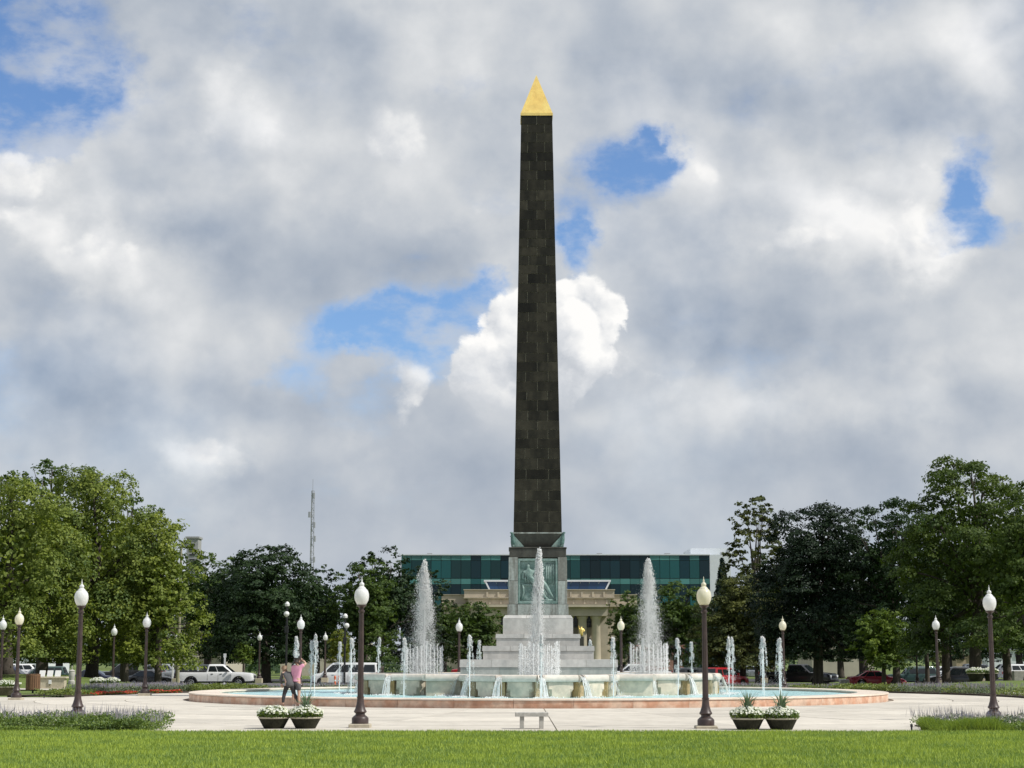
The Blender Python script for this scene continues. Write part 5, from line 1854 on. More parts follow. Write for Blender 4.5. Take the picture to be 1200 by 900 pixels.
def crown_mesh(seed, rx, rz, n_pad, dens, size, style='round', sparse=0.0):
    """leafy boughs (flattened pads) layered over a dome-shaped crown, half width rx, half height rz, centred on the origin"""
    r = np.random.default_rng(seed)
    flat, droop = {'round': (0.62, 0.15), 'droop': (0.42, 0.75), 'spread': (0.30, 0.35), 'loose': (0.75, 0.1)}[style]

    def prof(t):                       # crown radius at height t (0 foot, 1 top)
        t = np.asarray(t, float)
        up_ = np.sqrt(np.clip(1 - ((t - 0.42) / 0.60) ** 2, 0, 1))
        lo = 0.80 + 0.20 * np.sin(np.clip(t / 0.42, 0, 1) * PI / 2)
        return np.where(t > 0.42, up_, lo)
    # uneven outline: the dome bulges and shrinks with direction
    ph = r.random(6) * 2 * PI

    def wob(az, t):
        return 1 + 0.10 * np.sin(2 * az + ph[0]) + 0.08 * np.sin(3 * az + ph[1] + 3 * t) + 0.07 * np.sin(5 * az + ph[2] + 7 * t)
    pads = []
    for i in range(n_pad):
        t = (i + r.random()) / n_pad
        t = 0.03 + 0.94 * t ** 1.10
        az = i * 2.39996 + r.normal() * 0.35
        a_ = rx * (0.20 + 0.13 * r.random()) * (1.0 - 0.25 * t)
        rr_ = max(0.0, float(prof(t)) * float(wob(az, t)) * rx - a_ * (0.80 + 0.25 * r.random()))
        if r.random() < 0.22:
            rr_ *= r.random() ** 0.5
        pads.append((rr_ * math.cos(az), rr_ * math.sin(az), rz * (2 * t - 1) - a_ * flat * 0.6, a_, az, t))
    Ps, Ns, Ts, Ss = [], [], [], []
    for (px_, py_, pz_, a_, az, t) in pads:
        if sparse and r.random() < sparse:
            continue
        m = int(dens * 12.0 * (a_ / size) ** 2) + 12
        # twig tips inside the pad gather the leaves into sprays
        ntw = max(6, m // 14)
        q = np.sqrt(r.random(ntw)) * (1.0 + 0.12 * r.normal(size=ntw))
        th = r.random(ntw) * 2 * PI
        top = np.where(r.random(ntw) < 0.78, 1.0, -0.35)
        cz_ = a_ * flat * np.sqrt(np.clip(1 - np.minimum(q, 1) ** 2, 0, 1)) * top * (0.75 + 0.4 * r.random(ntw)) - droop * a_ * q ** 2.4 * (0.6 + 0.7 * r.random(ntw))
        C = np.stack([q * a_ * np.cos(th), q * a_ * np.sin(th), cz_], -1)
        k = r.integers(0, ntw, m)
        sg = 0.085 * a_ + 0.07
        J = r.normal(size=(m, 3)) * np.array([sg, sg, sg * 0.55])
        if style == 'droop':
            h_ = r.random(m) ** 1.5
            J[:, 2] -= h_ * 0.26 * a_
        P = C[k] + J + np.array([px_, py_, pz_])
        nd = np.stack([C[k][:, 0] / a_, C[k][:, 1] / a_, np.maximum(C[k][:, 2], 0) / (a_ * flat) + 0.55], -1) + np.array([math.cos(az) * 0.35, math.sin(az) * 0.35, 0.15])
        nd = nd / np.linalg.norm(nd, axis=1, keepdims=True) + r.normal(size=(m, 3)) * 0.42
        nd /= np.linalg.norm(nd, axis=1, keepdims=True)
        tone = 0.5 + 0.13 * r.normal() + 0.12 * r.normal(size=ntw)[k] + 0.13 * r.normal(size=m)
        Ps.append(P), Ns.append(nd), Ts.append(np.clip(tone, 0, 1)), Ss.append(size * (0.6 + 0.75 * r.random(m)))
    # oversized inner leaves, added to block light through the heart of the crown
    ni = 0 if style == 'loose' else int(1700 * dens)
    d_ = unit(ni, r) * (0.22 + 0.36 * r.random((ni, 1)) ** 0.6)
    Pi = d_ * np.array([rx, rx, rz]) * 0.98
    Ps.append(Pi), Ns.append(unit(ni, r)), Ts.append(np.clip(0.45 + 0.15 * r.normal(size=ni), 0, 1)), Ss.append(np.full(ni, size * 1.9))
    P, Nn, T, sz = np.concatenate(Ps), np.concatenate(Ns), np.concatenate(Ts), np.concatenate(Ss)
    V, F = leaf_quads(P, Nn, sz, r, 1.6)
    lob = [(np.array([p[0] * 0.8, p[1] * 0.8, p[2]]), p[3], p[3] * flat) for p in pads]
    r2 = random.Random(seed)
    r2.shuffle(lob)
    return V, F, T, lob


def cone_crown(seed, rx, h, n, size):
    r = np.random.default_rng(seed)
    t = r.random(n) ** 0.75
    a = r.random(n) * 2 * PI
    tier_ = np.floor(t * 11) / 11 * 0.5 + t * 0.5
    rad = rx * (0.05 + tier_) * (0.55 + 0.5 * r.random(n))
    P = np.stack([rad * np.cos(a), rad * np.sin(a), h * (1 - t) - 0.10 * rad], -1)
    nn = np.stack([np.cos(a) * 0.5, np.sin(a) * 0.5, np.full(n, 0.7)], -1) + r.normal(size=(n, 3)) * 0.4
    nn /= np.linalg.norm(nn, axis=1, keepdims=True)
    V, F = leaf_quads(P, nn, size * (0.6 + 0.8 * r.random(n)), r, 1.8)
    return V, F, np.clip(0.5 + 0.25 * r.normal(size=n), 0, 1)


TREES = []
NLEAF = [0]


def tree(px, D, top, hw, crown_bot, leaf, label, seed, style='round', name='broadleaf_tree', size=0.24, dens=1.0, sparse=0.0, n_lobe=15, group='trees around the plaza', trunk_r=None, lean=0.0):
    p = at(px, D)
    ztop = zp(top, D)
    zbot = zp(crown_bot, D)
    rx = hw / FPX * D * 0.99
    rz = max(0.5, (ztop - zbot) / 2)
    cz = (ztop + zbot) / 2 - p.z
    t = thing(name, p, label, 'tree', group)
    V, F, T, lob = crown_mesh(seed, rx * 1.07, rz * 1.02, int(n_lobe * 3.0), dens, size, style, sparse)
    V[:, 2] += cz
    V[:, 2] = np.maximum(V[:, 2], max(0.9, zbot - p.z - 0.5))
    NLEAF[0] += len(F)
    link('crown', np_mesh('crown', V, F, T), leaf, t)
    # trunk with limbs that reach into the lobes
    r = random.Random(seed)
    tr = trunk_r or max(0.12, min(0.48, rx * 0.075))
    zf = max(0.9, cz - rz * 0.55)
    b = MB()
    bend = [(0, 0, -0.25), (0.0, 0, 0.25), (r.uniform(-.08, .08) + lean * 0.4, r.uniform(-.08, .08), zf * 0.55), (r.uniform(-.15, .15) + lean, r.uniform(-.15, .15), zf), (r.uniform(-.3, .3) + lean, 0, cz), (r.uniform(-.3, .3) + lean, 0, cz + rz * 0.6)]
    b.tube(bend, [tr * 1.7, tr * 1.15, tr * 0.95, tr * 0.85, tr * 0.5, tr * 0.14], 9)
    for (c, ra, rb) in lob[:14]:
        f0 = Vector(bend[3]).lerp(Vector(bend[4]), r.uniform(0.0, 0.5)) if c[2] > -0.2 * rz else Vector(bend[3])
        e = Vector((c[0], c[1], c[2] + cz))
        mid_ = f0.lerp(e, 0.5) + Vector((r.uniform(-.25, .25), r.uniform(-.25, .25), r.uniform(0.0, 0.4)))
        b.tube([f0, mid_, e], [tr * 0.42, tr * 0.27, tr * 0.08], 6, cap=False)
        for q in range(2):
            e2 = e + Vector((r.uniform(-1, 1) * ra, r.uniform(-1, 1) * ra, r.uniform(-0.2, 1) * rb)) * 0.8
            b.tube([mid_.lerp(e, 0.6), e2], [tr * 0.14, tr * 0.03], 5, cap=False)
    b.obj('trunk', M_bark, t, smooth=True)
    TREES.append(t)
    return t


# left group: light feathery locusts, darker trees behind
tree(8, 112, 552, 92, 775, L_LOCUST, 'light green feathery tree cut by the left edge of the view', 1, 'droop', size=0.20, dens=1.5, n_lobe=18)
tree(108, 118, 543, 92, 772, L_LOCUST, 'tallest light green feathery tree behind the large left lamp post', 2, 'droop', size=0.20, dens=1.6, n_lobe=20)
tree(186, 116, 598, 52, 776, L_LOCUST, 'light green feathery tree at the right end of the left group, beside the bare pole', 3, 'droop', size=0.20, dens=1.3)
tree(50, 140, 538, 92, 770, L_GREEN, 'mid green tree rising behind the left feathery trees', 4, size=0.28, dens=1.0)
tree(146, 142, 580, 66, 768, L_GREEN, 'mid green tree filling the gap behind the left feathery trees', 5, size=0.28)
tree(-60, 125, 545, 90, 770, L_GREEN, 'mid green tree mostly beyond the left edge of the view', 61, size=0.28, dens=0.8)
# left of the obelisk: dark maples
tree(243, 196, 648, 58, 766, L_GREEN, 'rounded mid green tree behind the white pickup, left of the dark maple', 6, size=0.32)
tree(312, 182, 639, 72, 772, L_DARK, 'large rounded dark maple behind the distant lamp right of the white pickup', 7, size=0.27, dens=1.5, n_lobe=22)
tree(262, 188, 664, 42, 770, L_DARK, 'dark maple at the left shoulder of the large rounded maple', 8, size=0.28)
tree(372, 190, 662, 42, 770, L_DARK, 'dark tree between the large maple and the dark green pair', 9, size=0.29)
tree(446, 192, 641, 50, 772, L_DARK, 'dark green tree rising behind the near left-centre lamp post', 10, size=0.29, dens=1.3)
tree(428, 180, 654, 44, 775, L_GREEN, 'mid green tree directly behind the near left-centre lamp post', 11, size=0.26, dens=1.3)
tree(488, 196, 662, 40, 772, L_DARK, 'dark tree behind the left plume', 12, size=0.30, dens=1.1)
tree(556, 208, 704, 40, 774, L_GREEN, 'low spreading green tree between the left plume and the stepped base', 13, size=0.30, dens=1.1)
tree(522, 214, 706, 30, 772, L_GREEN, 'low green tree just right of the left plume', 14, size=0.30)
tree(398, 176, 738, 17, 778, L_YELL, 'small yellow-green tree behind the roof of the white van', 15, size=0.18, name='small_tree', dens=0.9)
tree(286, 176, 752, 14, 776, L_BRIGHT, 'small fresh green tree under the dark maple', 16, size=0.2, name='small_tree', dens=0.6)
# right of the obelisk
tree(738, 214, 692, 30, 775, L_GREEN, 'green tree in front of the library columns on the right', 17, size=0.30)
tree(793, 205, 683, 48, 776, L_GREEN, 'broad green tree behind the right plume', 18, size=0.30, dens=1.2)
tree(728, 232, 742, 14, 774, L_GREEN, 'small round bush-like tree below the library columns', 19, size=0.20, name='small_tree', dens=0.7)
tree(870, 152, 674, 48, 780, L_OLIVE, 'rounded olive-green tree right of the cream lamp post', 20, size=0.20, dens=1.9, n_lobe=24)
tree(888, 172, 580, 44, 770, L_OLIVE, 'tall open-crowned tree with loose leaves against the sky, right of the pale building', 21, 'loose', size=0.36, dens=1.15, n_lobe=24)
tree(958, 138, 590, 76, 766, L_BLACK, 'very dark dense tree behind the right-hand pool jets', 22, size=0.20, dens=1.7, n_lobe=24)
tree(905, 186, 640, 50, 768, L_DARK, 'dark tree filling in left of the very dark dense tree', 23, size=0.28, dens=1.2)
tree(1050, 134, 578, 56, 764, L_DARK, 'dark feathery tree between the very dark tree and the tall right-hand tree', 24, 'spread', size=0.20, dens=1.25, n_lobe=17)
tree(1142, 116, 533, 88, 758, L_LUSH, 'tallest spreading tree on the right behind the near right lamp post', 25, 'spread', size=0.20, dens=1.6, n_lobe=20, lean=0.3)
tree(1205, 108, 562, 62, 762, L_LUSH, 'green tree cut by the right edge of the view', 26, 'spread', size=0.20, dens=1.2)
tree(1108, 140, 610, 62, 762, L_DARK, 'dark tree behind the lamp in the right hedge bed', 27, size=0.28, dens=1.1)
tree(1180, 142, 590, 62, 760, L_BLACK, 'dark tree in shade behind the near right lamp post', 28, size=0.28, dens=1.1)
tree(1035, 127, 713, 34, 780, L_BRIGHT, 'small round fresh green tree left of the dark green wagon', 29, size=0.20, name='small_tree', dens=1.5)
tree(1086, 150, 655, 34, 776, L_OLIVE, 'slim olive-green tree above the dark green wagon', 30, size=0.26, dens=0.8)
tree(1260, 125, 545, 80, 770, L_GREEN, 'green tree mostly beyond the right edge of the view', 62, size=0.28, dens=0.8)
tree(1012, 172, 600, 66, 768, L_DARK, 'dark tree farther back behind the very dark dense tree', 31, size=0.30)
print('leaves', NLEAF)
for (px_, D_, top_, hw_, lf, lb_, sd) in (
        (1112, 214, 690, 52, L_DARK, 'distant dark tree glimpsed under the right canopy above the black utility vehicle', 71), (1195, 210, 684, 54, L_DARK, 'distant dark tree glimpsed right of the near right lamp post', 72),
        (70, 212, 686, 56, L_DARK, 'distant dark tree glimpsed under the left canopy above the memorial block', 73), (158, 215, 690, 50, L_DARK, 'distant dark tree glimpsed under the left canopy beside the lamp in the red flowers', 74),
        (-20, 208, 690, 50, L_DARK, 'distant dark tree mostly beyond the left edge of the view', 75), (985, 222, 690, 50, L_DARK, 'distant dark tree glimpsed above the low stone building on the right', 76), (640 + 205, 226, 700, 40, L_DARK, 'distant dark tree glimpsed behind the rounded olive tree', 77),
        (345, 225, 690, 46, L_DARK, 'distant dark tree glimpsed under the large rounded maple', 78)):
    tree(px_, D_, top_, hw_, 771, lf, lb_, sd, size=0.34, dens=1.0, n_lobe=12)
# conifer left of the tall open tree
p = at(848, 200)
t = thing('conifer_tree', p, 'bluish conifer with pointed top in front of the pale end wall', 'tree', 'trees around the plaza')
hh = zp(658, 200) - p.z
V, F, T = cone_crown(40, 2.6, hh, 5200, 0.42)
V[:, 2] += 0.4
link('crown', np_mesh('crown', V, F, T), L_BLUE, t)
MB().tube([(0, 0, -0.2), (0, 0, hh * 0.9)], [0.22, 0.04], 8).obj('trunk', M_bark, t)

# the far town greenery reads as one mass behind the streets
r = np.random.default_rng(77)
Ps = []
nn_ = 30000
X = (r.random(nn_) * 2 - 1) * 240
Y = 270 + r.random(nn_) * 70 + 90 * (np.abs(X) > 60)
Hh = (4.0 + 3.4 * np.sin(X * 0.11 + np.sin(X * 0.037) * 3) + 1.5 * np.sin(X * 0.41)) * np.where(np.abs(X) < 30, 0.45, 1.15)
Z = -1.0 + np.abs(Hh) * (0.15 + 0.9 * r.random(nn_) ** 0.7)
Pm = np.stack([X, Y, Z], -1)
keep = ~((np.abs(X - 4.6) < 17.5) & (Y > 285))
Pm = Pm[keep]
nv = np.array([0, -0.4, 0.6]) + r.normal(size=Pm.shape) * 0.5
nv /= np.linalg.norm(nv, axis=1, keepdims=True)
V, F = leaf_quads(Pm, nv, 0.9 * (0.6 + 0.8 * r.random(len(Pm))), r, 1.4)
o = link('distant_trees', np_mesh('distant_trees', V, F, np.clip(0.5 + 0.25 * r.normal(size=len(Pm)), 0, 1)), L_DARK)
tag(o, 'far mass of green trees closing the view behind the streets', 'trees', kind='stuff')
# ------------------------------------------------------------------ planting
M_soil = mat('dark bed soil', (0.045, 0.032, 0.022), 0.95, var=0.3, vscale=6, bump=0.8)
M_sage = mat('sage leaves', (0.13, 0.175, 0.085), 0.6, tint=0.45, transl=0.25)
M_lime2 = mat('lime groundcover leaves', (0.150, 0.215, 0.030), 0.6, tint=0.4, transl=0.3)
M_deep = mat('dark bedding leaves', (0.125, 0.185, 0.034), 0.6, tint=0.45, transl=0.25)
M_ygrn = mat('ornamental grass', (0.26, 0.34, 0.06), 0.6, tint=0.4, transl=0.3)
M_grey = mat('grey lavender foliage', (0.155, 0.19, 0.115), 0.7, tint=0.4, transl=0.2)
M_spike = mat('faded lilac flower spikes', (0.42, 0.385, 0.47), 0.7, tint=0.45, transl=0.2)
M_redf = mat('red flowers', (0.52, 0.035, 0.022), 0.6, tint=0.35, transl=0.25)
M_whitef = mat('white petals', (0.78, 0.78, 0.72), 0.6, tint=0.10, transl=0.3)
M_hosta = mat('yellow green hedge leaves', (0.17, 0.21, 0.045), 0.6, tint=0.45, transl=0.25)
rp = np.random.default_rng(55)


def leaves_in(poly_fn, n, hfun, size, r=rp, up=0.5, aspect=1.7):
    """n leaves over points given by poly_fn(n)->(x,y,0..1 height weight)"""
    x, y, k = poly_fn(n)
    z0 = terr(x, y)
    h = hfun(x, y)
    P = np.stack([x, y, z0 + h * k], -1)
    nv = unit(n, r) * 0.7 + np.array([0, -0.15, up])
    nv /= np.linalg.norm(nv, axis=1, keepdims=True)
    return leaf_quads(P, nv, size * (0.6 + 0.8 * r.random(n)), r, aspect)


def spikes(x, y, z, h, w, r=rp, lean=0.12):
    """thin upright tapering blades, three faces around"""
    n = len(x)
    L = r.normal(size=(n, 2)) * lean
    a = r.random(n) * PI
    Vs, Fs = [], []
    for q in range(2):
        ax, ay = np.cos(a + q * PI / 2) * w, np.sin(a + q * PI / 2) * w
        B0 = np.stack([x - ax * 0.5, y - ay * 0.5, z], -1)
        B1 = np.stack([x + ax * 0.5, y + ay * 0.5, z], -1)
        M0 = np.stack([x + L[:, 0] * h * 0.5 + ax, y + L[:, 1] * h * 0.5 + ay, z + h * 0.5], -1)
        M1 = np.stack([x + L[:, 0] * h * 0.5 - ax, y + L[:, 1] * h * 0.5 - ay, z + h * 0.5], -1)
        T_ = np.stack([x + L[:, 0] * h, y + L[:, 1] * h, z + h], -1)
        V = np.stack([B0, B1, M0, T_, M1], 1).reshape(-1, 3)
        i = np.arange(n)[:, None] * 5
        F = np.concatenate([i + np.array([[0, 1, 2]]), i + np.array([[0, 2, 4]]), i + np.array([[4, 2, 3]])])
        Vs.append(V)
        Fs.append(F + q * 5 * n)
    return np.concatenate(Vs), np.concatenate(Fs)


def rect(x0, x1, y0, y1, bumps=1.0):
    def f(n):
        x = x0 + (x1 - x0) * rp.random(n)
        y = y0 + (y1 - y0) * rp.random(n)
        return x, y, rp.random(n) ** 0.55
    return f


def mound(h, s=1.1, ph=0.0):
    return lambda x, y: h * (0.72 + 0.28 * np.sin(x * 2.6 / s + ph + np.sin(x * 0.9)) * np.cos(y * 2.2 / s + ph * 1.7)) + 0.0 * x


def stuff(name, VF, m, label, cat, parent=None):
    V, F = VF
    r = rp
    o = link(name, np_mesh(name, V, F, np.clip(0.5 + 0.25 * r.normal(size=len(F)), 0, 1)), m, parent)
    tag(o, label if not parent else None, cat if not parent else None, kind='stuff')
    return o


def spike_field(x0, x1, y0, y1, n, z, h, w=0.012, clump=0.0):
    x = x0 + (x1 - x0) * rp.random(n)
    y = y0 + (y1 - y0) * rp.random(n)
    k = 0.6 + 0.4 * np.sin(x * 4.1) * np.sin(x * 1.7 + 1) + 0.3 * rp.normal(size=n)
    return spikes(x, y, terr(x, y) + z * (0.85 + 0.2 * rp.random(n)), h * np.clip(k, 0.35, 1.4), w)


# --- left front bed: lime groundcover, leafy salvia with lilac spikes
XA, XB = xp(-70, 840, 44.5), xp(190, 840, 44.5)
bd = thing('flower_bed', ((XA + XB) / 2, 44.6, 0.0), 'left front flower bed of leafy clumps topped with lilac flower spikes', 'flower bed')
inv = Vector(bd.location)


def bedchild(name, VF, m, bedobj):
    V, F = VF
    V = V - np.array(bedobj.location)[None]
    return stuff(name, (V, F), m, None, None, bedobj)


MB().bbox(XA - inv.x, XB - inv.x - 0.4, -2.2, 1.7, -0.02, 0.05, 0.02).obj('soil', M_soil, bd)
xm = xp(104, 840, 43.5)
bedchild('groundcover', leaves_in(rect(XA, xm, 42.5, 43.6), 5200, mound(0.20), 0.055), M_lime2, bd)
bedchild('leaves', leaves_in(rect(XA, XB, 43.4, 46.3), 13500, mound(0.47, 0.8), 0.062), M_deep, bd)
bedchild('leaves', leaves_in(rect(xm, XB - 0.1, 42.6, 43.6), 5200, mound(0.42, 0.7, 1.0), 0.058), M_deep, bd)
bedchild('sage_leaves', leaves_in(rect(XA, XB, 44.4, 46.2), 2200, mound(0.50, 0.8, 0.6), 0.058), M_sage, bd)
bedchild('flower_spikes', join([spike_field(XA, XB + 0.05, 43.6, 46.4, 760, 0.36, 0.24, 0.005), spike_field(xm + 0.6, XB + 0.12, 43.0, 44.2, 160, 0.28, 0.30, 0.0045)]), M_spike, bd)
# --- right front bed: bright ornamental grass clump, spikes behind, dark bedding at the end
XA, XB = xp(1076, 845, 45), xp(1290, 845, 45)
bd = thing('flower_bed', ((XA + XB) / 2, 45.2, 0.0), 'right front flower bed with bright green ornamental grass and lilac spikes behind', 'flower bed')
MB().bbox(XA - bd.location.x + 0.45, XB - bd.location.x, -2.5, 2.3, -0.02, 0.03, 0.02).obj('soil', M_soil, bd)
xm = xp(1170, 845, 44)
n = 7500
x = XA + 0.05 + (xm - XA) * rp.random(n)
y = 42.7 + 2.4 * rp.random(n)
h = 0.34 * (0.75 + 0.3 * np.sin(x * 3.3) * np.sin(y * 2)) * (0.7 + 0.5 * rp.random(n))
bedchild('ornamental_grass', spikes(x, y, terr(x, y), h, 0.008, lean=0.45), M_ygrn, bd)
bedchild('leaves', leaves_in(rect(xm, XB, 42.7, 44.6), 6200, mound(0.27, 0.8), 0.06), M_deep, bd)
bedchild('lime_leaves', leaves_in(rect(xm, XB, 42.6, 44.4), 1800, mound(0.30, 0.8), 0.06), M_lime2, bd)
bedchild('sage_leaves', leaves_in(rect(XA + 0.3, XB, 45.0, 47.4), 5200, mound(0.36, 0.8), 0.06), M_sage, bd)
bedchild('flower_spikes', spike_field(XA + 0.2, XB, 44.8, 47.6, 700, 0.26, 0.28, 0.005), M_spike, bd)


# --- beds along the rim of the plaza, following an arc round the fountain
def arc_pts(a0, a1, r0, r1):
    def f(n):
        a = a0 + (a1 - a0) * rp.random(n)
        r = r0 + (r1 - r0) * rp.random(n)
        return OX + r * np.sin(a), OY - r * np.cos(a), rp.random(n) ** 0.5
    return f


def ang_of(px, D):
    x = xp(px, 769, D)
    return math.atan2(x - OX, OY - D)


def arc_spikes(a0, a1, r0, r1, n, z, h, w=0.018):
    x, y, _ = arc_pts(a0, a1, r0, r1)(n)
    return spikes(x, y, terr(x, y) + z * (0.8 + 0.3 * rp.random(n)), h * (0.6 + 0.6 * rp.random(n)), w)


def arc_soil(bed, a0, a1, r0, r1):
    rows = [[(OX + r * math.sin(a) - bed.location.x, OY - r * math.cos(a) - bed.location.y, z) for a in np.linspace(a0, a1, 26)] for r, z in ((r0, -0.02), (r0 + 0.02, 0.06), (r1 - 0.02, 0.06), (r1, -0.05))]
    MB().grid(rows).obj('soil', M_soil, bed)


def deg(a):
    return R(a)


# angles: 180 deg is straight behind the fountain; left side is 180..280
def rim_bed(a0, a1, label, segs, r0=21.3, r1=24.0):
    am = R((a0 + a1) / 2)
    rm = (r0 + r1) / 2
    bed = thing('flower_bed', (OX + rm * math.sin(am), OY - rm * math.cos(am), 0), label, 'flower bed')
    arc_soil(bed, R(a0), R(a1), r0, r1)
    for (kind, b0, b1, q0, q1, n, h, sz) in segs:
        A = (R(b0), R(b1), q0, q1)
        if kind == 'lav':
            bedchild('lavender_foliage', leaves_in(arc_pts(*A), n, mound(h, 1.0), sz), M_grey, bed)
            bedchild('flower_spikes', arc_spikes(*A, n // 9, h * 0.75, h * 0.42, 0.010), M_spike, bed)
        elif kind == 'red':
            bedchild('red_flowers', leaves_in(arc_pts(*A), n, mound(h, 0.7), sz, up=0.9), M_redf, bed)
            bedchild('leaves', leaves_in(arc_pts(*A), n, mound(h * 0.75, 0.7), sz), M_deep, bed)
        elif kind == 'yel':
            bedchild('hedge_leaves', leaves_in(arc_pts(*A), n, mound(h, 0.7), sz), M_hosta, bed)
        elif kind == 'lime':
            bedchild('hedge_leaves', leaves_in(arc_pts(*A), n, mound(h, 0.7), sz), M_lime2, bed)
        elif kind == 'deep':
            bedchild('leaves', leaves_in(arc_pts(*A), n, mound(h, 0.7), sz), M_deep, bed)
    return bed


def pa(px, r=22.0):
    """angle (degrees) round the fountain of the point at radius r that shows at photo column px, behind the pool"""
    best = min(np.linspace(88, 272, 3681), key=lambda a: abs(600 + (OX + r * math.sin(R(a))) / (OY - r * math.cos(R(a))) * FPX * 1.011 - px))
    return float(best)


def seg(kind, px0, px1, q0, q1, n, h, sz):
    rr0 = (q0 + q1) / 2
    a, b_ = sorted((pa(px0, rr0), pa(px1, rr0)))
    return (kind, a, b_, q0, q1, n, h, sz)


rim_bed(pa(300), pa(60), 'flower bed of grey lavender edged with red flowers on the left', [
    seg('yel', 62, 84, 21.3, 23.0, 1300, 0.36, 0.09), seg('deep', 80, 96, 21.3, 23.2, 900, 0.36, 0.09), seg('lav', 95, 162, 21.9, 23.8, 4200, 0.46, 0.075), seg('red', 107, 158, 21.1, 21.8, 1700, 0.20, 0.06),
    seg('lav', 162, 214, 21.9, 23.8, 3800, 0.46, 0.075), seg('red', 177, 211, 21.2, 21.8, 1500, 0.20, 0.06), seg('yel', 118, 165, 23.4, 24.0, 1200, 0.55, 0.09), seg('yel', 213, 300, 21.3, 24.0, 8200, 0.42, 0.09)])
rim_bed(pa(760), pa(303), 'low hedge and lavender bed behind the fountain, left of the obelisk', [
    seg('lav', 303, 440, 21.4, 23.6, 4200, 0.34, 0.075), seg('yel', 440, 520, 21.3, 24, 1500, 0.30, 0.09), seg('lime', 640, 760, 21.4, 23.8, 2600, 0.28, 0.09)])
rim_bed(pa(985), pa(765), 'lavender and green bed behind the right-hand pool jets', [
    seg('lav', 850, 940, 21.4, 23.8, 3600, 0.34, 0.075), seg('yel', 935, 968, 21.4, 23.8, 1500, 0.36, 0.09), seg('lav', 962, 985, 21.4, 23.8, 1000, 0.34, 0.075)])
rim_bed(80, pa(986), 'long yellow-green hedge bed with lavender clumps on the right', [
    seg('yel', 986, 1064, 21.4, 24.0, 6400, 0.42, 0.095), seg('lav', 1062, 1092, 21.2, 24.0, 1900, 0.44, 0.075), seg('lav', 1106, 1128, 21.3, 24.0, 1600, 0.46, 0.075), seg('yel', 1124, 1142, 21.3, 23.6, 1100, 0.55, 0.09),
    seg('lav', 1138, 1172, 21.3, 24.0, 2200, 0.48, 0.075), ('yel', 80, pa(1172), 21.2, 24.0, 2600, 0.42, 0.095)])

# --- tubs with white flowers and spiky leaves
M_tub = mat('mossy dark concrete tub', (0.016, 0.017, 0.010), 0.8, var=0.35, vscale=5, col2=(0.032, 0.032, 0.02), bump=0.3, spec=0.2)
M_tubb = mat('brown concrete tub', (0.17, 0.135, 0.105), 0.85, var=0.3, vscale=5, bump=0.3)
M_lip = mat('pale tub rim', (0.40, 0.37, 0.29), 0.85, var=0.2, vscale=6)
M_dracena = mat('spiky leaf', (0.24, 0.29, 0.13), 0.5, tint=0.4, transl=0.2)


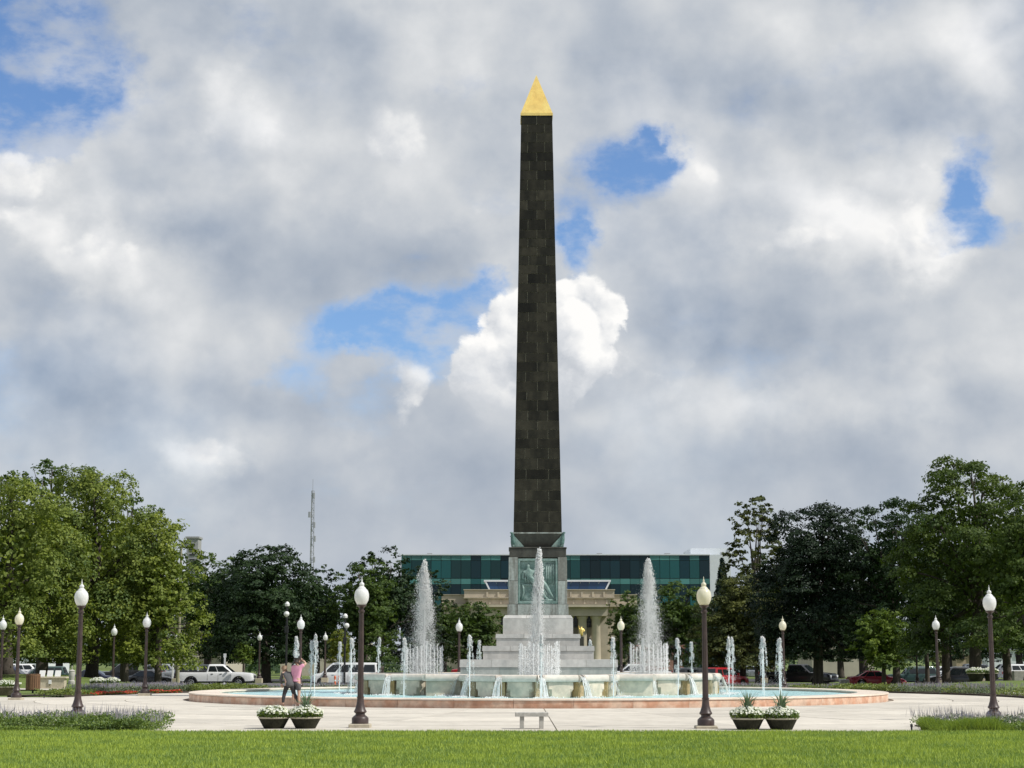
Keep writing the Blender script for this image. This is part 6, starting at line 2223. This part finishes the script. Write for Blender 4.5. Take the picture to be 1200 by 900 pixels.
def tub(px, D, w_top, h, label, rz=0.0, spiky=0, body=None, name='flower_tub', grp='flower tubs on the plaza', z=None, square=False, nfl=420, seed=1):
    p = at(px, D)
    p.z = z if z is not None else p.z
    t = thing(name, p, label, 'flower tub', grp, rz)
    r = np.random.default_rng(seed)
    n = 4 if square else 26
    ro = w_top / 2 * (math.sqrt(2) if square else 1.0)
    rot = PI / 4 if square else PI / 8
    MB().lathe([(ro * 0.62, 0.0), (ro * 0.95, h - 0.045), (ro * 0.88, h - 0.04), (ro * 0.85, h - 0.08)], n, rot=rot).obj('tub', body or M_tub, t)
    MB().lathe([(ro * 0.97, h - 0.043), (ro, h - 0.03), (ro, h), (ro * 0.90, h), (ro * 0.90, h - 0.06)], n, rot=rot).obj('tub_rim', M_lip, t)
    MB().lathe([(ro * 0.88, h - 0.06), (ro * 0.88, h - 0.03)], n, rot=rot).obj('soil', M_soil, t)
    hw = w_top / 2 * 1.07

    def pts(m, k0=0.0):
        q_, a_ = hw * np.sqrt(r.random(m)), r.random(m) * 2 * PI
        x, y = q_ * np.cos(a_), q_ * np.sin(a_)
        dome = np.clip(1.0 - 0.5 * (q_ / hw) ** 2, 0.2, 1)
        return x, y, dome
    m = nfl * 6
    x, y, dm = pts(m)
    P = np.stack([x, y, h - 0.02 + 0.27 * dm * r.random(m) ** 0.6], -1)
    nv = unit(m, r) * 0.7 + np.array([0, -0.2, 0.5])
    nv /= np.linalg.norm(nv, axis=1, keepdims=True)
    V, F = leaf_quads(P, nv, 0.06 * (0.6 + 0.8 * r.random(m)), r)
    o = link('leaves', np_mesh('leaves', V, F, np.clip(0.5 + 0.3 * r.normal(size=len(F)), 0, 1)), M_deep, t)
    tag(o, kind='stuff')
    # five-petal flowers, each a ring of petals
    x, y, dm = pts(nfl)
    c = np.stack([x * 1.03, y * 1.03, h + 0.0 + 0.285 * dm * (0.55 + 0.5 * r.random(nfl))], -1)
    nf = np.stack([x / hw * 0.7, y / hw * 0.7 - 0.35, np.full(nfl, 0.8)], -1) + r.normal(size=(nfl, 3)) * 0.35
    nf /= np.linalg.norm(nf, axis=1, keepdims=True)
    a1 = np.cross(nf, unit(nfl, r))
    a1 /= np.linalg.norm(a1, axis=1, keepdims=True)
    a2 = np.cross(nf, a1)
    ring_ = [c]
    s_ = (0.026 + 0.012 * r.random(nfl))[:, None]
    for q in range(10):
        w_ = 2 * PI * q / 10
        k = 1.0 if q % 2 == 0 else 0.62
        ring_.append(c + (a1 * math.cos(w_) + a2 * math.sin(w_)) * s_ * k + nf * s_ * 0.25 * k)
    V = np.stack(ring_, 1).reshape(-1, 3)
    i = np.arange(nfl)[:, None] * 11
    F = np.concatenate([i + np.array([[0, 1 + q, 1 + (q + 1) % 10]]) for q in range(10)])
    o = link('white_flowers', np_mesh('white_flowers', V, F, np.clip(0.5 + 0.3 * r.normal(size=len(F)), 0, 1)), M_whitef, t)
    tag(o, kind='stuff')
    if spiky:
        b = MB()
        for q in range(spiky):
            a = r.random() * 2 * PI
            ln = 0.50 + 0.28 * r.random()
            o_ = 0.12 + 0.60 * r.random()
            c_ = Vector((0.02 * math.cos(a), 0.02 * math.sin(a), h))
            dv = Vector((math.cos(a), math.sin(a), 0))
            sd = Vector((-math.sin(a), math.cos(a), 0)) * 0.017
            q0, q1, q2 = c_, c_ + dv * o_ * 0.35 * ln + Vector((0, 0, ln * 0.62)), c_ + dv * o_ * 1.15 * ln + Vector((0, 0, ln * (1.08 - o_ * 0.55)))
            up_v = Vector((0, 0, 0.006)) - dv * 0.006
            b.add([q0 - sd * 0.6, q0 + sd * 0.6, q1 - sd, q1 + sd, q2, q1 + up_v], [(0, 1, 5), (0, 5, 2), (1, 3, 5), (2, 5, 4), (5, 3, 4)])
        b.obj('spiky_leaves', M_dracena, t)
    return t


tub(322.5, 46.0, 0.80, 0.29, 'left tub of the left front pair, white flowers without spiky leaves', spiky=0, seed=2, z=-0.0)
tub(359.5, 46.0, 0.80, 0.29, 'right tub of the left front pair, with a spiky plant, below the two people', spiky=34, seed=3, z=-0.0)
tub(875, 45.3, 0.82, 0.31, 'left tub of the right front pair, with a spiky plant, nearest the cream lamp post', spiky=36, seed=4, z=-0.02)
tub(914, 45.3, 0.82, 0.31, 'right tub of the right front pair, white flowers and a spiky plant', spiky=36, seed=5, z=-0.02)
tub(116, 95, 0.82, 0.42, 'left tub of white flowers behind the lavender bed on the left', body=M_tubb, seed=6, nfl=420)
tub(132, 95, 0.82, 0.42, 'right tub of white flowers behind the lavender bed on the left', body=M_tubb, seed=7, nfl=420)
tub(5, 84, 1.5, 0.42, 'wide tub of white flowers at the left edge of the view', body=M_tubb, seed=8, nfl=600)
tub(1143, 92, 0.95, 0.42, 'left dark tub of white flowers in shade beside the near right lamp post', seed=9, nfl=300, z=0.55)
tub(1160, 92, 0.75, 0.42, 'right dark tub of white flowers hidden partly by the near right lamp post', seed=10, nfl=300, z=0.55)
# ------------------------------------------------------------------ bench, bin, memorials, poles
M_bench = mat('grey stone bench', (0.36, 0.35, 0.32), 0.8, var=0.2, vscale=5, col2=(0.44, 0.42, 0.38), bump=0.2)
M_wood = mat('brown wood slat', (0.20, 0.105, 0.055), 0.7, var=0.2, vscale=6, rnd=0.18, streak=True, col2=(0.14, 0.075, 0.04))
M_bstone = mat('cream memorial stone', (0.52, 0.46, 0.34), 0.8, var=0.2, vscale=3, bump=0.2, rnd=0.08)
M_wpl = mat('white plaque', (0.74, 0.74, 0.72), 0.5)
M_pole = mat('bare pole paint', (0.27, 0.25, 0.17), 0.6, var=0.1)
M_blackm = mat('black metal', (0.012, 0.012, 0.013), 0.5)

p = at(623, 45.8)
t = thing('stone_bench', (p.x, p.y, -0.03), 'small backless grey stone bench on two legs in front of the fountain', 'bench')
MB().bbox(-0.42, 0.42, -0.20, 0.20, 0.335, 0.44, 0.015).obj('seat', M_bench, t)
for sx in (-1, 1):
    b = MB().bbox(sx * 0.245 - 0.055, sx * 0.245 + 0.055, -0.17, 0.17, 0.0, 0.33, 0.01)
    b.obj('leg', M_bench, t)
MB().bbox(-0.42, 0.42, -0.23, 0.23, -0.005, 0.025, 0.01).obj('footing', M_bench, t)

p = at(40, 93)
t = thing('trash_bin', p, 'round brown slatted wooden litter bin on the left lawn', 'litter bin')
MB().lathe([(0.30, 0.06), (0.30, 0.86), (0.20, 0.86), (0.20, 0.84)], 18).obj('liner', M_blackm, t)
for k in range(20):
    a = 2 * PI * k / 20
    b = MB().bbox(-0.046, 0.046, -0.36, -0.325, 0.10, 0.90, 0.006)
    b.obj('slat', M_wood, t).rotation_euler = (0, 0, a)
for z_ in (0.16, 0.80):
    MB().lathe([(0.322, z_), (0.365, z_), (0.365, z_ + 0.035), (0.322, z_ + 0.035)], 24).obj('band', M_wood, t)
MB().tube([(0, 0, -0.15), (0, 0, 0.1)], 0.05, 8).obj('stem', M_blackm, t)

p = at(61, 100)
t = thing('stone_memorial', (p.x, p.y, p.z), 'cream stone memorial block with three slanted white plaques on the left lawn', 'memorial')
MB().bbox(-0.80, -0.012, -0.25, 0.25, 0.0, 0.52, 0.015).obj('stone_block', M_bstone, t)
MB().bbox(0.012, 0.80, -0.25, 0.25, 0.0, 0.52, 0.015).obj('stone_block', M_bstone, t)
MB().bbox(-0.90, 0.90, -0.32, 0.32, 0.53, 0.61, 0.015).obj('cap_stone', M_bstone, t)
MB().bbox(-0.95, 0.95, -0.40, 0.40, -0.25, -0.004, 0.015).obj('base_stone', M_bstone, t)
MB().bbox(-0.07, 0.09, -0.31, -0.255, 0.22, 0.44, 0.01).obj('bronze_plate', M_wpl, t)
for i in range(3):
    b = MB().bbox(-0.16, 0.16, -0.02, 0.02, 0.0, 0.36, 0.008)
    o = b.obj('plaque', M_wpl, t)
    o.location = (-0.52 + i * 0.43, 0.0, 0.615)
    o.rotation_euler = (R(-22), 0, R(-3))
    MB().tube([(-0.52 + i * 0.43, 0.16, 0.61), (-0.52 + i * 0.43, 0.10, 0.86)], 0.012, 6).obj('prop', M_blackm, t)

p = at(85, 106)
t = thing('stone_urn', p, 'pale grey stone urn right of the memorial block', 'urn')
MB().lathe([(0.20, -0.3), (0.20, 0.08), (0.15, 0.12), (0.17, 0.30), (0.19, 0.55), (0.17, 0.62), (0.20, 0.65), (0.14, 0.70), (0.04, 0.74)], 16).obj('urn_body', M_bench, t, auto=40)
MB().lathe([(0.02, 0.735), (0.03, 0.9), (0.01, 0.98)], 8).obj('urn_knob', M_bench, t)

# bare pole by the left trees
p = at(209, 140)
t = thing('flag_pole', p, 'tall bare thin pole rising beside the left feathery trees', 'pole')
zt_ = zp(640, 140) - p.z
MB().tube([(0, 0, -0.2), (0, 0, zt_ * 0.5), (0, 0, zt_)], [0.14, 0.115, 0.08], 10).obj('shaft', M_pole, t)
MB().lathe([(0.26, -0.2), (0.26, 0.22), (0.17, 0.30)], 14).obj('pole_base', M_foot, t)

# camera poles with white domes
for px, top, D, lb in ((335.5, 705, 152, 'black pole with two white dome cameras in front of the dark maple'), (404, 719, 156, 'black pole with white dome cameras left of the near left-centre lamp post')):
    p = at(px, D)
    t = thing('camera_pole', p, lb, 'camera pole')
    h = zp(top, D) - p.z
    MB().tube([(0, 0, -0.3), (0, 0, h - 0.35)], 0.085, 8).obj('post', M_blackm, t)
    MB().lathe([(0.05, h - 0.42), (0.19, h - 0.36), (0.21, h - 0.2), (0.12, h - 0.05), (0.03, h)], 12).obj('camera_dome', M_wpl, t)
    MB().tube([(0, 0, h - 1.0), (0.0, -0.32, h - 1.0)], 0.05, 6).obj('arm', M_blackm, t)
    MB().lathe([(0.06, h - 1.30), (0.20, h - 1.16), (0.24, h - 1.02), (0.16, h - 0.86), (0.03, h - 0.82)], 12, 0.16 if px > 400 else 0.0, -0.36).obj('camera_dome', M_wpl, t)
    MB().bbox(-0.16, 0.16, -0.26, -0.08, h - 2.6, h - 2.05, 0.03).obj('control_box', M_blackm, t)

# small sign posts, stone markers, orange delineators, golden statue, path lights
for px, D, top, lb in ((203, 152, 762, 'white square post behind the distant lamp near the silver pickup'), (263.5, 170, 766, 'white square post behind the cab of the white pickup')):
    p = at(px, D)
    t = thing('sign_post', p, lb, 'post')
    h = zp(top, D) - p.z
    MB().bbox(-0.07, 0.07, -0.07, 0.07, -0.2, h - 0.35, 0.01).obj('post', M_wpl, t)
    MB().bbox(-0.13, 0.13, -0.035, 0.035, h - 0.34, h, 0.01).obj('sign_plate', M_wpl, t)
M_orange = mat('orange plastic', (0.70, 0.16, 0.06), 0.5)
for px, lb in ((393, 'left orange delineator post in front of the white van'), (397.5, 'right orange delineator post in front of the white van')):
    p = at(px, 149)
    t = thing('delineator_post', p, lb, 'traffic post', 'orange delineator posts by the van')
    MB().lathe([(0.24, 0.0), (0.24, 0.06), (0.10, 0.09)], 10).obj('base', M_black, t)
    MB().lathe([(0.085, 0.09), (0.075, 0.85), (0.10, 0.90), (0.06, 1.0)], 10).obj('post', M_orange, t)
    MB().lathe([(0.086, 0.55), (0.084, 0.68)], 10).obj('reflective_band', M_wpl, t)
for px, D, w, h, lb in ((988.5, 146, 0.36, 0.62, 'small grey stone marker left of the dark red sedan'), (1195, 118, 0.5, 0.85, 'grey stone pedestal at the right edge of the view')):
    p = at(px, D)
    t = thing('stone_marker', p, lb, 'stone marker')
    MB().bbox(-w, w, -0.25, 0.25, 0.09, h + 0.1, 0.03).obj('marker_block', M_bench, t)
    MB().bbox(-w - 0.18, w + 0.18, -0.4, 0.4, -0.2, 0.085, 0.02).obj('marker_base', M_bench, t)
p = at(681.5, 262)
t = thing('golden_statue', (p.x, p.y, -0.8), 'small golden figure on a dark pedestal in front of the library columns', 'statue')
zb_, zt_ = zp(746, 262) + 0.8, zp(733.5, 262) + 0.8
MB().bbox(-0.42, 0.42, -0.42, 0.42, 0, zb_ * 0.12, 0.03).obj('pedestal_base', M_dark, t)
MB().bbox(-0.34, 0.34, -0.34, 0.34, zb_ * 0.12 + 0.002, zb_, 0.03).obj('pedestal', M_dark, t)
hh_ = zt_ - zb_
fp = {'a': ((0, 0, zb_ + 0.05), 0.20), 'h': ((0.02, 0, zb_ + hh_ * 0.45), 0.26), 'c': ((0, 0, zb_ + hh_ * 0.68), 0.27), 'n': ((0, 0, zb_ + hh_ * 0.82), 0.10), 'd': ((0, 0, zb_ + hh_ * 0.92), 0.13),
      's': ((0.28, 0, zb_ + hh_ * 0.72), 0.09), 'e': ((0.42, -0.1, zb_ + hh_ * 0.55), 0.08), 'w': ((0.30, -0.2, zb_ + hh_ * 0.42), 0.07),
      's2': ((-0.28, 0, zb_ + hh_ * 0.72), 0.09), 'e2': ((-0.40, -0.05, zb_ + hh_ * 0.88), 0.08), 'w2': ((-0.34, -0.1, zb_ + hh_ * 1.0), 0.06)}
skin('gilded_figure', fp, [('a', 'h'), ('h', 'c'), ('c', 'n'), ('n', 'd'), ('c', 's'), ('s', 'e'), ('e', 'w'), ('c', 's2'), ('s2', 'e2'), ('e2', 'w2')], 'h', M_gold, t, 1)
for px, D, lb in ((1065.5, 44.2, 'short black path light at the left end of the right front flower bed'), (53.5, 80, 'short dark path light on the left walk')):
    p = at(px, D)
    t = thing('path_light', (p.x, p.y, 0), lb, 'path light')
    MB().lathe([(0.022, -0.05), (0.022, 0.10)], 8).obj('stake', M_blackm, t)
    MB().lathe([(0.03, 0.10), (0.034, 0.16), (0.02, 0.175)], 10).obj('light_head', M_blackm, t)

# ------------------------------------------------------------------ two people in front of the curb
M_skin = mat('skin', (0.56, 0.36, 0.27), 0.55, var=0.05)
M_pinkt = mat('pink knit shirt', (0.68, 0.32, 0.44), 0.85, var=0.06, bump=0.2, bscale=60)
M_shorts = mat('grey shorts fabric', (0.085, 0.083, 0.09), 0.85, var=0.15, vscale=8)
M_hair1 = mat('dark brown hair', (0.022, 0.014, 0.010), 0.55, var=0.2)
M_hair2 = mat('light brown hair', (0.23, 0.15, 0.09), 0.6, var=0.2)
M_cardi = mat('charcoal knit', (0.085, 0.085, 0.088), 0.9, var=0.2, vscale=8, bump=0.3)
M_legg = mat('black trousers fabric', (0.028, 0.028, 0.031), 0.85)
M_shoe = mat('brown shoe', (0.16, 0.07, 0.045), 0.6)
M_shoew = mat('pale shoe', (0.55, 0.5, 0.45), 0.6)


def hand(parent, wrist, aim, side, size=0.085):
    """palm with four fingers and a thumb, slightly curled"""
    wv, av, sv = Vector(wrist), Vector(aim).normalized(), Vector(side).normalized()
    nv = av.cross(sv).normalized()
    pts = {'w': (tuple(wv), 0.024), 'p': (tuple(wv + av * size * 0.55), (0.040, 0.018)), 'k': (tuple(wv + av * size), (0.038, 0.014))}
    ed = [('w', 'p'), ('p', 'k')]
    for i, (o, l) in enumerate(((-0.030, 0.062), (-0.010, 0.076), (0.011, 0.070), (0.030, 0.054))):
        b0 = wv + av * size + sv * o
        b1 = b0 + av * l * 0.55 + nv * l * 0.12
        b2 = b0 + av * l * 0.92 + nv * l * 0.42
        for nm, q, r_ in ((f'a{i}', b0, 0.0095), (f'b{i}', b1, 0.009), (f'c{i}', b2, 0.0075)):
            pts[nm] = (tuple(q), r_)
        ed += [('k', f'a{i}'), (f'a{i}', f'b{i}'), (f'b{i}', f'c{i}')]
    t0 = wv + av * size * 0.35 - sv * 0.035
    pts['t0'], pts['t1'], pts['t2'] = (tuple(t0), 0.012), (tuple(t0 + av * 0.03 - sv * 0.022), 0.011), (tuple(t0 + av * 0.055 - sv * 0.026 + nv * 0.012), 0.009)
    ed += [('w', 't0'), ('t0', 't1'), ('t1', 't2')]
    return skin('hand', pts, ed, 'w', M_skin, parent, 1)


def face(parent, c, fwd, r=0.1):
    """eyes, nose, mouth and ears on the head centred at c, looking along fwd"""
    f = Vector(fwd).normalized()
    s = Vector((0, 0, 1)).cross(f).normalized()
    u_ = f.cross(s)
    c = Vector(c)
    for sg in (-1, 1):
        o = MB().lathe([(0.002, -0.011), (0.011, 0), (0.002, 0.011)], 8).obj('eye', M_glass, parent, smooth=True)
        o.location = c + f * r * 0.86 + s * sg * 0.033 + u_ * 0.005
        b = MB()
        e = c + s * sg * r * 0.80
        b.tube([e + u_ * 0.03, e + s * sg * 0.014 - f * 0.012, e - u_ * 0.03], [0.010, 0.016, 0.008], 6)
        b.obj('ear', M_skin, parent, smooth=True)
    b = MB()
    b.tube([c + f * r * 0.86 + u_ * 0.01, c + f * (r + 0.012) - u_ * 0.025, c + f * r * 0.9 - u_ * 0.035], [0.007, 0.014, 0.008], 6)
    b.obj('nose', M_skin, parent, smooth=True)
    b = MB()
    b.tube([c + f * r * 0.84 - u_ * 0.058 - s * 0.022, c + f * r * 0.93 - u_ * 0.06, c + f * r * 0.84 - u_ * 0.058 + s * 0.022], [0.004, 0.007, 0.004], 6)
    b.obj('mouth', mat('lips', (0.40, 0.16, 0.14), 0.5), parent, smooth=True)


def foot_shoe(parent, ankle, d, m):
    a, d = Vector(ankle), Vector(d).normalized()
    skin('shoe', {'h': (tuple(a + Vector((0, 0, -0.045)) - d * 0.05), (0.042, 0.038)), 'm': (tuple(a + Vector((0, 0, -0.052)) + d * 0.07), (0.046, 0.034)), 't': (tuple(a + Vector((0, 0, -0.06)) + d * 0.165), (0.04, 0.024))}, [('h', 'm'), ('m', 't')], 'h', m, parent, 1)


# person in pink, seen from behind, looking up to the right with both hands raised to the face
PX = 347.6
pz = at(PX, 66.0)
t = thing('person', (pz.x, pz.y, 0.0), 'person in a pink shirt and grey shorts with arms raised, standing before the pool', 'person', rz=R(-28))
H = 1.74
kneeL, kneeR = (-0.10, -0.02, 0.49), (0.115, 0.03, 0.49)
body = {'pel': ((0, 0, 0.94), (0.155, 0.115)), 'waist': ((0, 0.0, 1.10), (0.135, 0.10)), 'chest': ((0, 0.01, 1.32), (0.165, 0.115)), 'neckb': ((0, 0.015, 1.46), (0.075, 0.065)), 'neck': ((0.0, 0.03, 1.53), 0.055),
        'head': ((0.0, 0.05, 1.61), (0.075, 0.088)), 'top': ((0.0, 0.04, 1.685), (0.065, 0.07)),
        'shL': ((-0.175, 0.01, 1.405), 0.062), 'elL': ((-0.235, 0.21, 1.41), 0.046), 'wrL': ((-0.06, 0.27, 1.60), 0.029),
        'shR': ((0.175, 0.01, 1.415), 0.062), 'elR': ((0.325, 0.13, 1.53), 0.046), 'wrR': ((0.12, 0.24, 1.655), 0.029),
        'hipL': ((-0.095, 0, 0.86), 0.092), 'knL': (kneeL, 0.058), 'caL': ((-0.10, -0.03, 0.34), 0.056), 'anL': ((-0.10, 0.0, 0.085), 0.036),
        'hipR': ((0.095, 0, 0.86), 0.092), 'knR': (kneeR, 0.058), 'caR': ((0.115, 0.02, 0.34), 0.056), 'anR': ((0.12, 0.06, 0.085), 0.036)}
edges = [('pel', 'waist'), ('waist', 'chest'), ('chest', 'neckb'), ('neckb', 'neck'), ('neck', 'head'), ('head', 'top'), ('chest', 'shL'), ('shL', 'elL'), ('elL', 'wrL'), ('chest', 'shR'), ('shR', 'elR'), ('elR', 'wrR'),
         ('pel', 'hipL'), ('hipL', 'knL'), ('knL', 'caL'), ('caL', 'anL'), ('pel', 'hipR'), ('hipR', 'knR'), ('knR', 'caR'), ('caR', 'anR')]
skin('body', body, edges, 'pel', M_skin, t, 2)
up = lambda v, k=0.018: (v[0], tuple(q + k for q in v[1]) if isinstance(v[1], tuple) else v[1] + k)
sh = {k: up(body[k]) for k in ('waist', 'chest', 'shL', 'shR')}
sh['hem'] = ((0, 0, 0.86), (0.195, 0.155))
sh['pel'] = up(body['pel'], 0.024)
sh['neckb'] = ((0, 0.012, 1.445), (0.09, 0.08))
for s_, e in (('L', -1), ('R', 1)):
    a, b_ = Vector(body['sh' + s_][0]), Vector(body['el' + s_][0])
    sh['sl' + s_] = (tuple(a.lerp(b_, 0.72)), 0.072)
skin('shirt', sh, [('hem', 'pel'), ('pel', 'waist'), ('waist', 'chest'), ('chest', 'neckb'), ('chest', 'shL'), ('shL', 'slL'), ('chest', 'shR'), ('shR', 'slR')], 'waist', M_pinkt, t, 2)
so = {'b': ((0, 0, 0.95), (0.172, 0.135)), 'c': ((0, 0, 0.88), (0.175, 0.135))}
ed = [('b', 'c')]
for s_, e in (('L', -1), ('R', 1)):
    so['h' + s_] = ((e * 0.095, 0, 0.82), 0.122)
    so['k' + s_] = ((e * 0.108, 0.01, 0.55), 0.098)
    ed += [('c', 'h' + s_), ('h' + s_, 'k' + s_)]
skin('shorts', so, ed, 'c', M_shorts, t, 2)
skin('hair', {'a': ((0.0, 0.02, 1.64), (0.092, 0.098)), 'b': ((0.0, 0.025, 1.70), (0.085, 0.085)), 'c': ((0, -0.015, 1.565), (0.075, 0.06))}, [('a', 'b'), ('a', 'c')], 'a', M_hair1, t, 2)
face(t, (0.0, 0.055, 1.60), (0.0, 1, 0.12), 0.092)
hand(t, (-0.06, 0.27, 1.60), (0.5, 0.1, 0.6), (0.6, 0, -0.5))
hand(t, (0.12, 0.24, 1.655), (-0.7, 0.1, 0.3), (0.2, 0, 0.9))
b = MB().bbox(-0.02, 0.125, 0.255, 0.30, 1.63, 1.71, 0.008)
cam_o = b.obj('held_camera', M_blackm)
cam_o.matrix_world = Matrix.Translation(t.location) @ Matrix.Rotation(R(-28), 4, 'Z')
cam_o.name = 'small_camera'
tag(cam_o, 'small dark camera held up to the face by the person in pink', 'camera')
foot_shoe(t, (-0.10, 0.0, 0.085), (-0.1, 1, 0), M_shoew)
foot_shoe(t, (0.12, 0.06, 0.085), (0.2, 1, 0), M_shoew)

# second person, dressed in dark grey, bending forward in mid stride
pz = at(338.5, 65.9)
t = thing('person', (pz.x, pz.y, 0.0), 'person in charcoal clothes bending forward in mid stride beside the one in pink', 'person', rz=R(20))
body = {'pel': ((0.04, -0.02, 0.84), (0.145, 0.115)), 'waist': ((0.02, 0.06, 0.98), (0.125, 0.10)), 'chest': ((-0.02, 0.20, 1.13), (0.155, 0.11)), 'neckb': ((-0.04, 0.29, 1.22), (0.07, 0.06)), 'neck': ((-0.05, 0.34, 1.26), 0.05),
        'head': ((-0.06, 0.40, 1.31), (0.075, 0.085)), 'top': ((-0.07, 0.43, 1.36), (0.06, 0.065)),
        'shL': ((-0.17, 0.20, 1.17), 0.058), 'elL': ((-0.23, 0.27, 0.93), 0.042), 'wrL': ((-0.14, 0.42, 0.78), 0.027),
        'shR': ((0.145, 0.20, 1.16), 0.058), 'elR': ((0.22, 0.17, 0.92), 0.042), 'wrR': ((0.19, 0.30, 0.72), 0.027),
        'hipL': ((-0.05, -0.02, 0.77), 0.09), 'knL': ((-0.13, 0.06, 0.44), 0.058), 'caL': ((-0.17, 0.0, 0.30), 0.054), 'anL': ((-0.19, -0.04, 0.085), 0.035),
        'hipR': ((0.13, -0.02, 0.77), 0.09), 'knR': ((0.24, 0.08, 0.43), 0.058), 'caR': ((0.33, 0.02, 0.29), 0.054), 'anR': ((0.40, -0.04, 0.085), 0.035)}
skin('body', body, edges, 'pel', M_skin, t, 2)
tr = {'b': ((0.04, -0.01, 0.88), (0.162, 0.132)), 'c': ((0.04, -0.02, 0.82), (0.165, 0.135))}
ed = [('b', 'c')]
for s_ in 'LR':
    for k, ex in (('hip', 0.022), ('kn', 0.018), ('ca', 0.014)):
        tr[k + s_] = up(body[k + s_], ex)
    a = body['an' + s_]
    tr['an' + s_] = ((a[0][0], a[0][1], a[0][2] + 0.03), 0.047)
    ed += [('c', 'hip' + s_), ('hip' + s_, 'kn' + s_), ('kn' + s_, 'ca' + s_), ('ca' + s_, 'an' + s_)]
skin('trousers', tr, ed, 'c', M_legg, t, 2)
sh = {k: up(body[k], 0.02) for k in ('waist', 'chest', 'shL', 'shR', 'elL', 'elR')}
sh['neckb'] = ((-0.035, 0.275, 1.205), (0.085, 0.075))
sh['pel'] = up(body['pel'], 0.03)
sh['hem'] = ((0.06, -0.05, 0.66), (0.20, 0.155))
for s_ in 'LR':
    a, b_ = Vector(body['el' + s_][0]), Vector(body['wr' + s_][0])
    sh['cu' + s_] = (tuple(a.lerp(b_, 0.85)), 0.04)
skin('cardigan', sh, [('hem', 'pel'), ('pel', 'waist'), ('waist', 'chest'), ('chest', 'neckb'), ('chest', 'shL'), ('shL', 'elL'), ('elL', 'cuL'), ('chest', 'shR'), ('shR', 'elR'), ('elR', 'cuR')], 'waist', M_cardi, t, 2)
skin('hair', {'a': ((-0.058, 0.375, 1.335), (0.09, 0.092)), 'b': ((-0.065, 0.41, 1.385), (0.078, 0.078)), 'c': ((-0.06, 0.33, 1.24), (0.085, 0.055)), 'd': ((-0.06, 0.30, 1.15), (0.07, 0.04))}, [('a', 'b'), ('a', 'c'), ('c', 'd')], 'a', M_hair2, t, 2)
face(t, (-0.06, 0.405, 1.30), (0.0, 1, -0.45), 0.092)
hand(t, (-0.14, 0.42, 0.78), (0.25, 0.5, -0.6), (0.9, -0.2, 0.2))
hand(t, (0.19, 0.30, 0.72), (-0.1, 0.45, -0.8), (0.9, 0.1, 0))
foot_shoe(t, (-0.19, -0.04, 0.085), (-0.1, 1, 0), M_shoe)
foot_shoe(t, (0.40, -0.04, 0.085), (0.3, 1, 0), M_shoe)
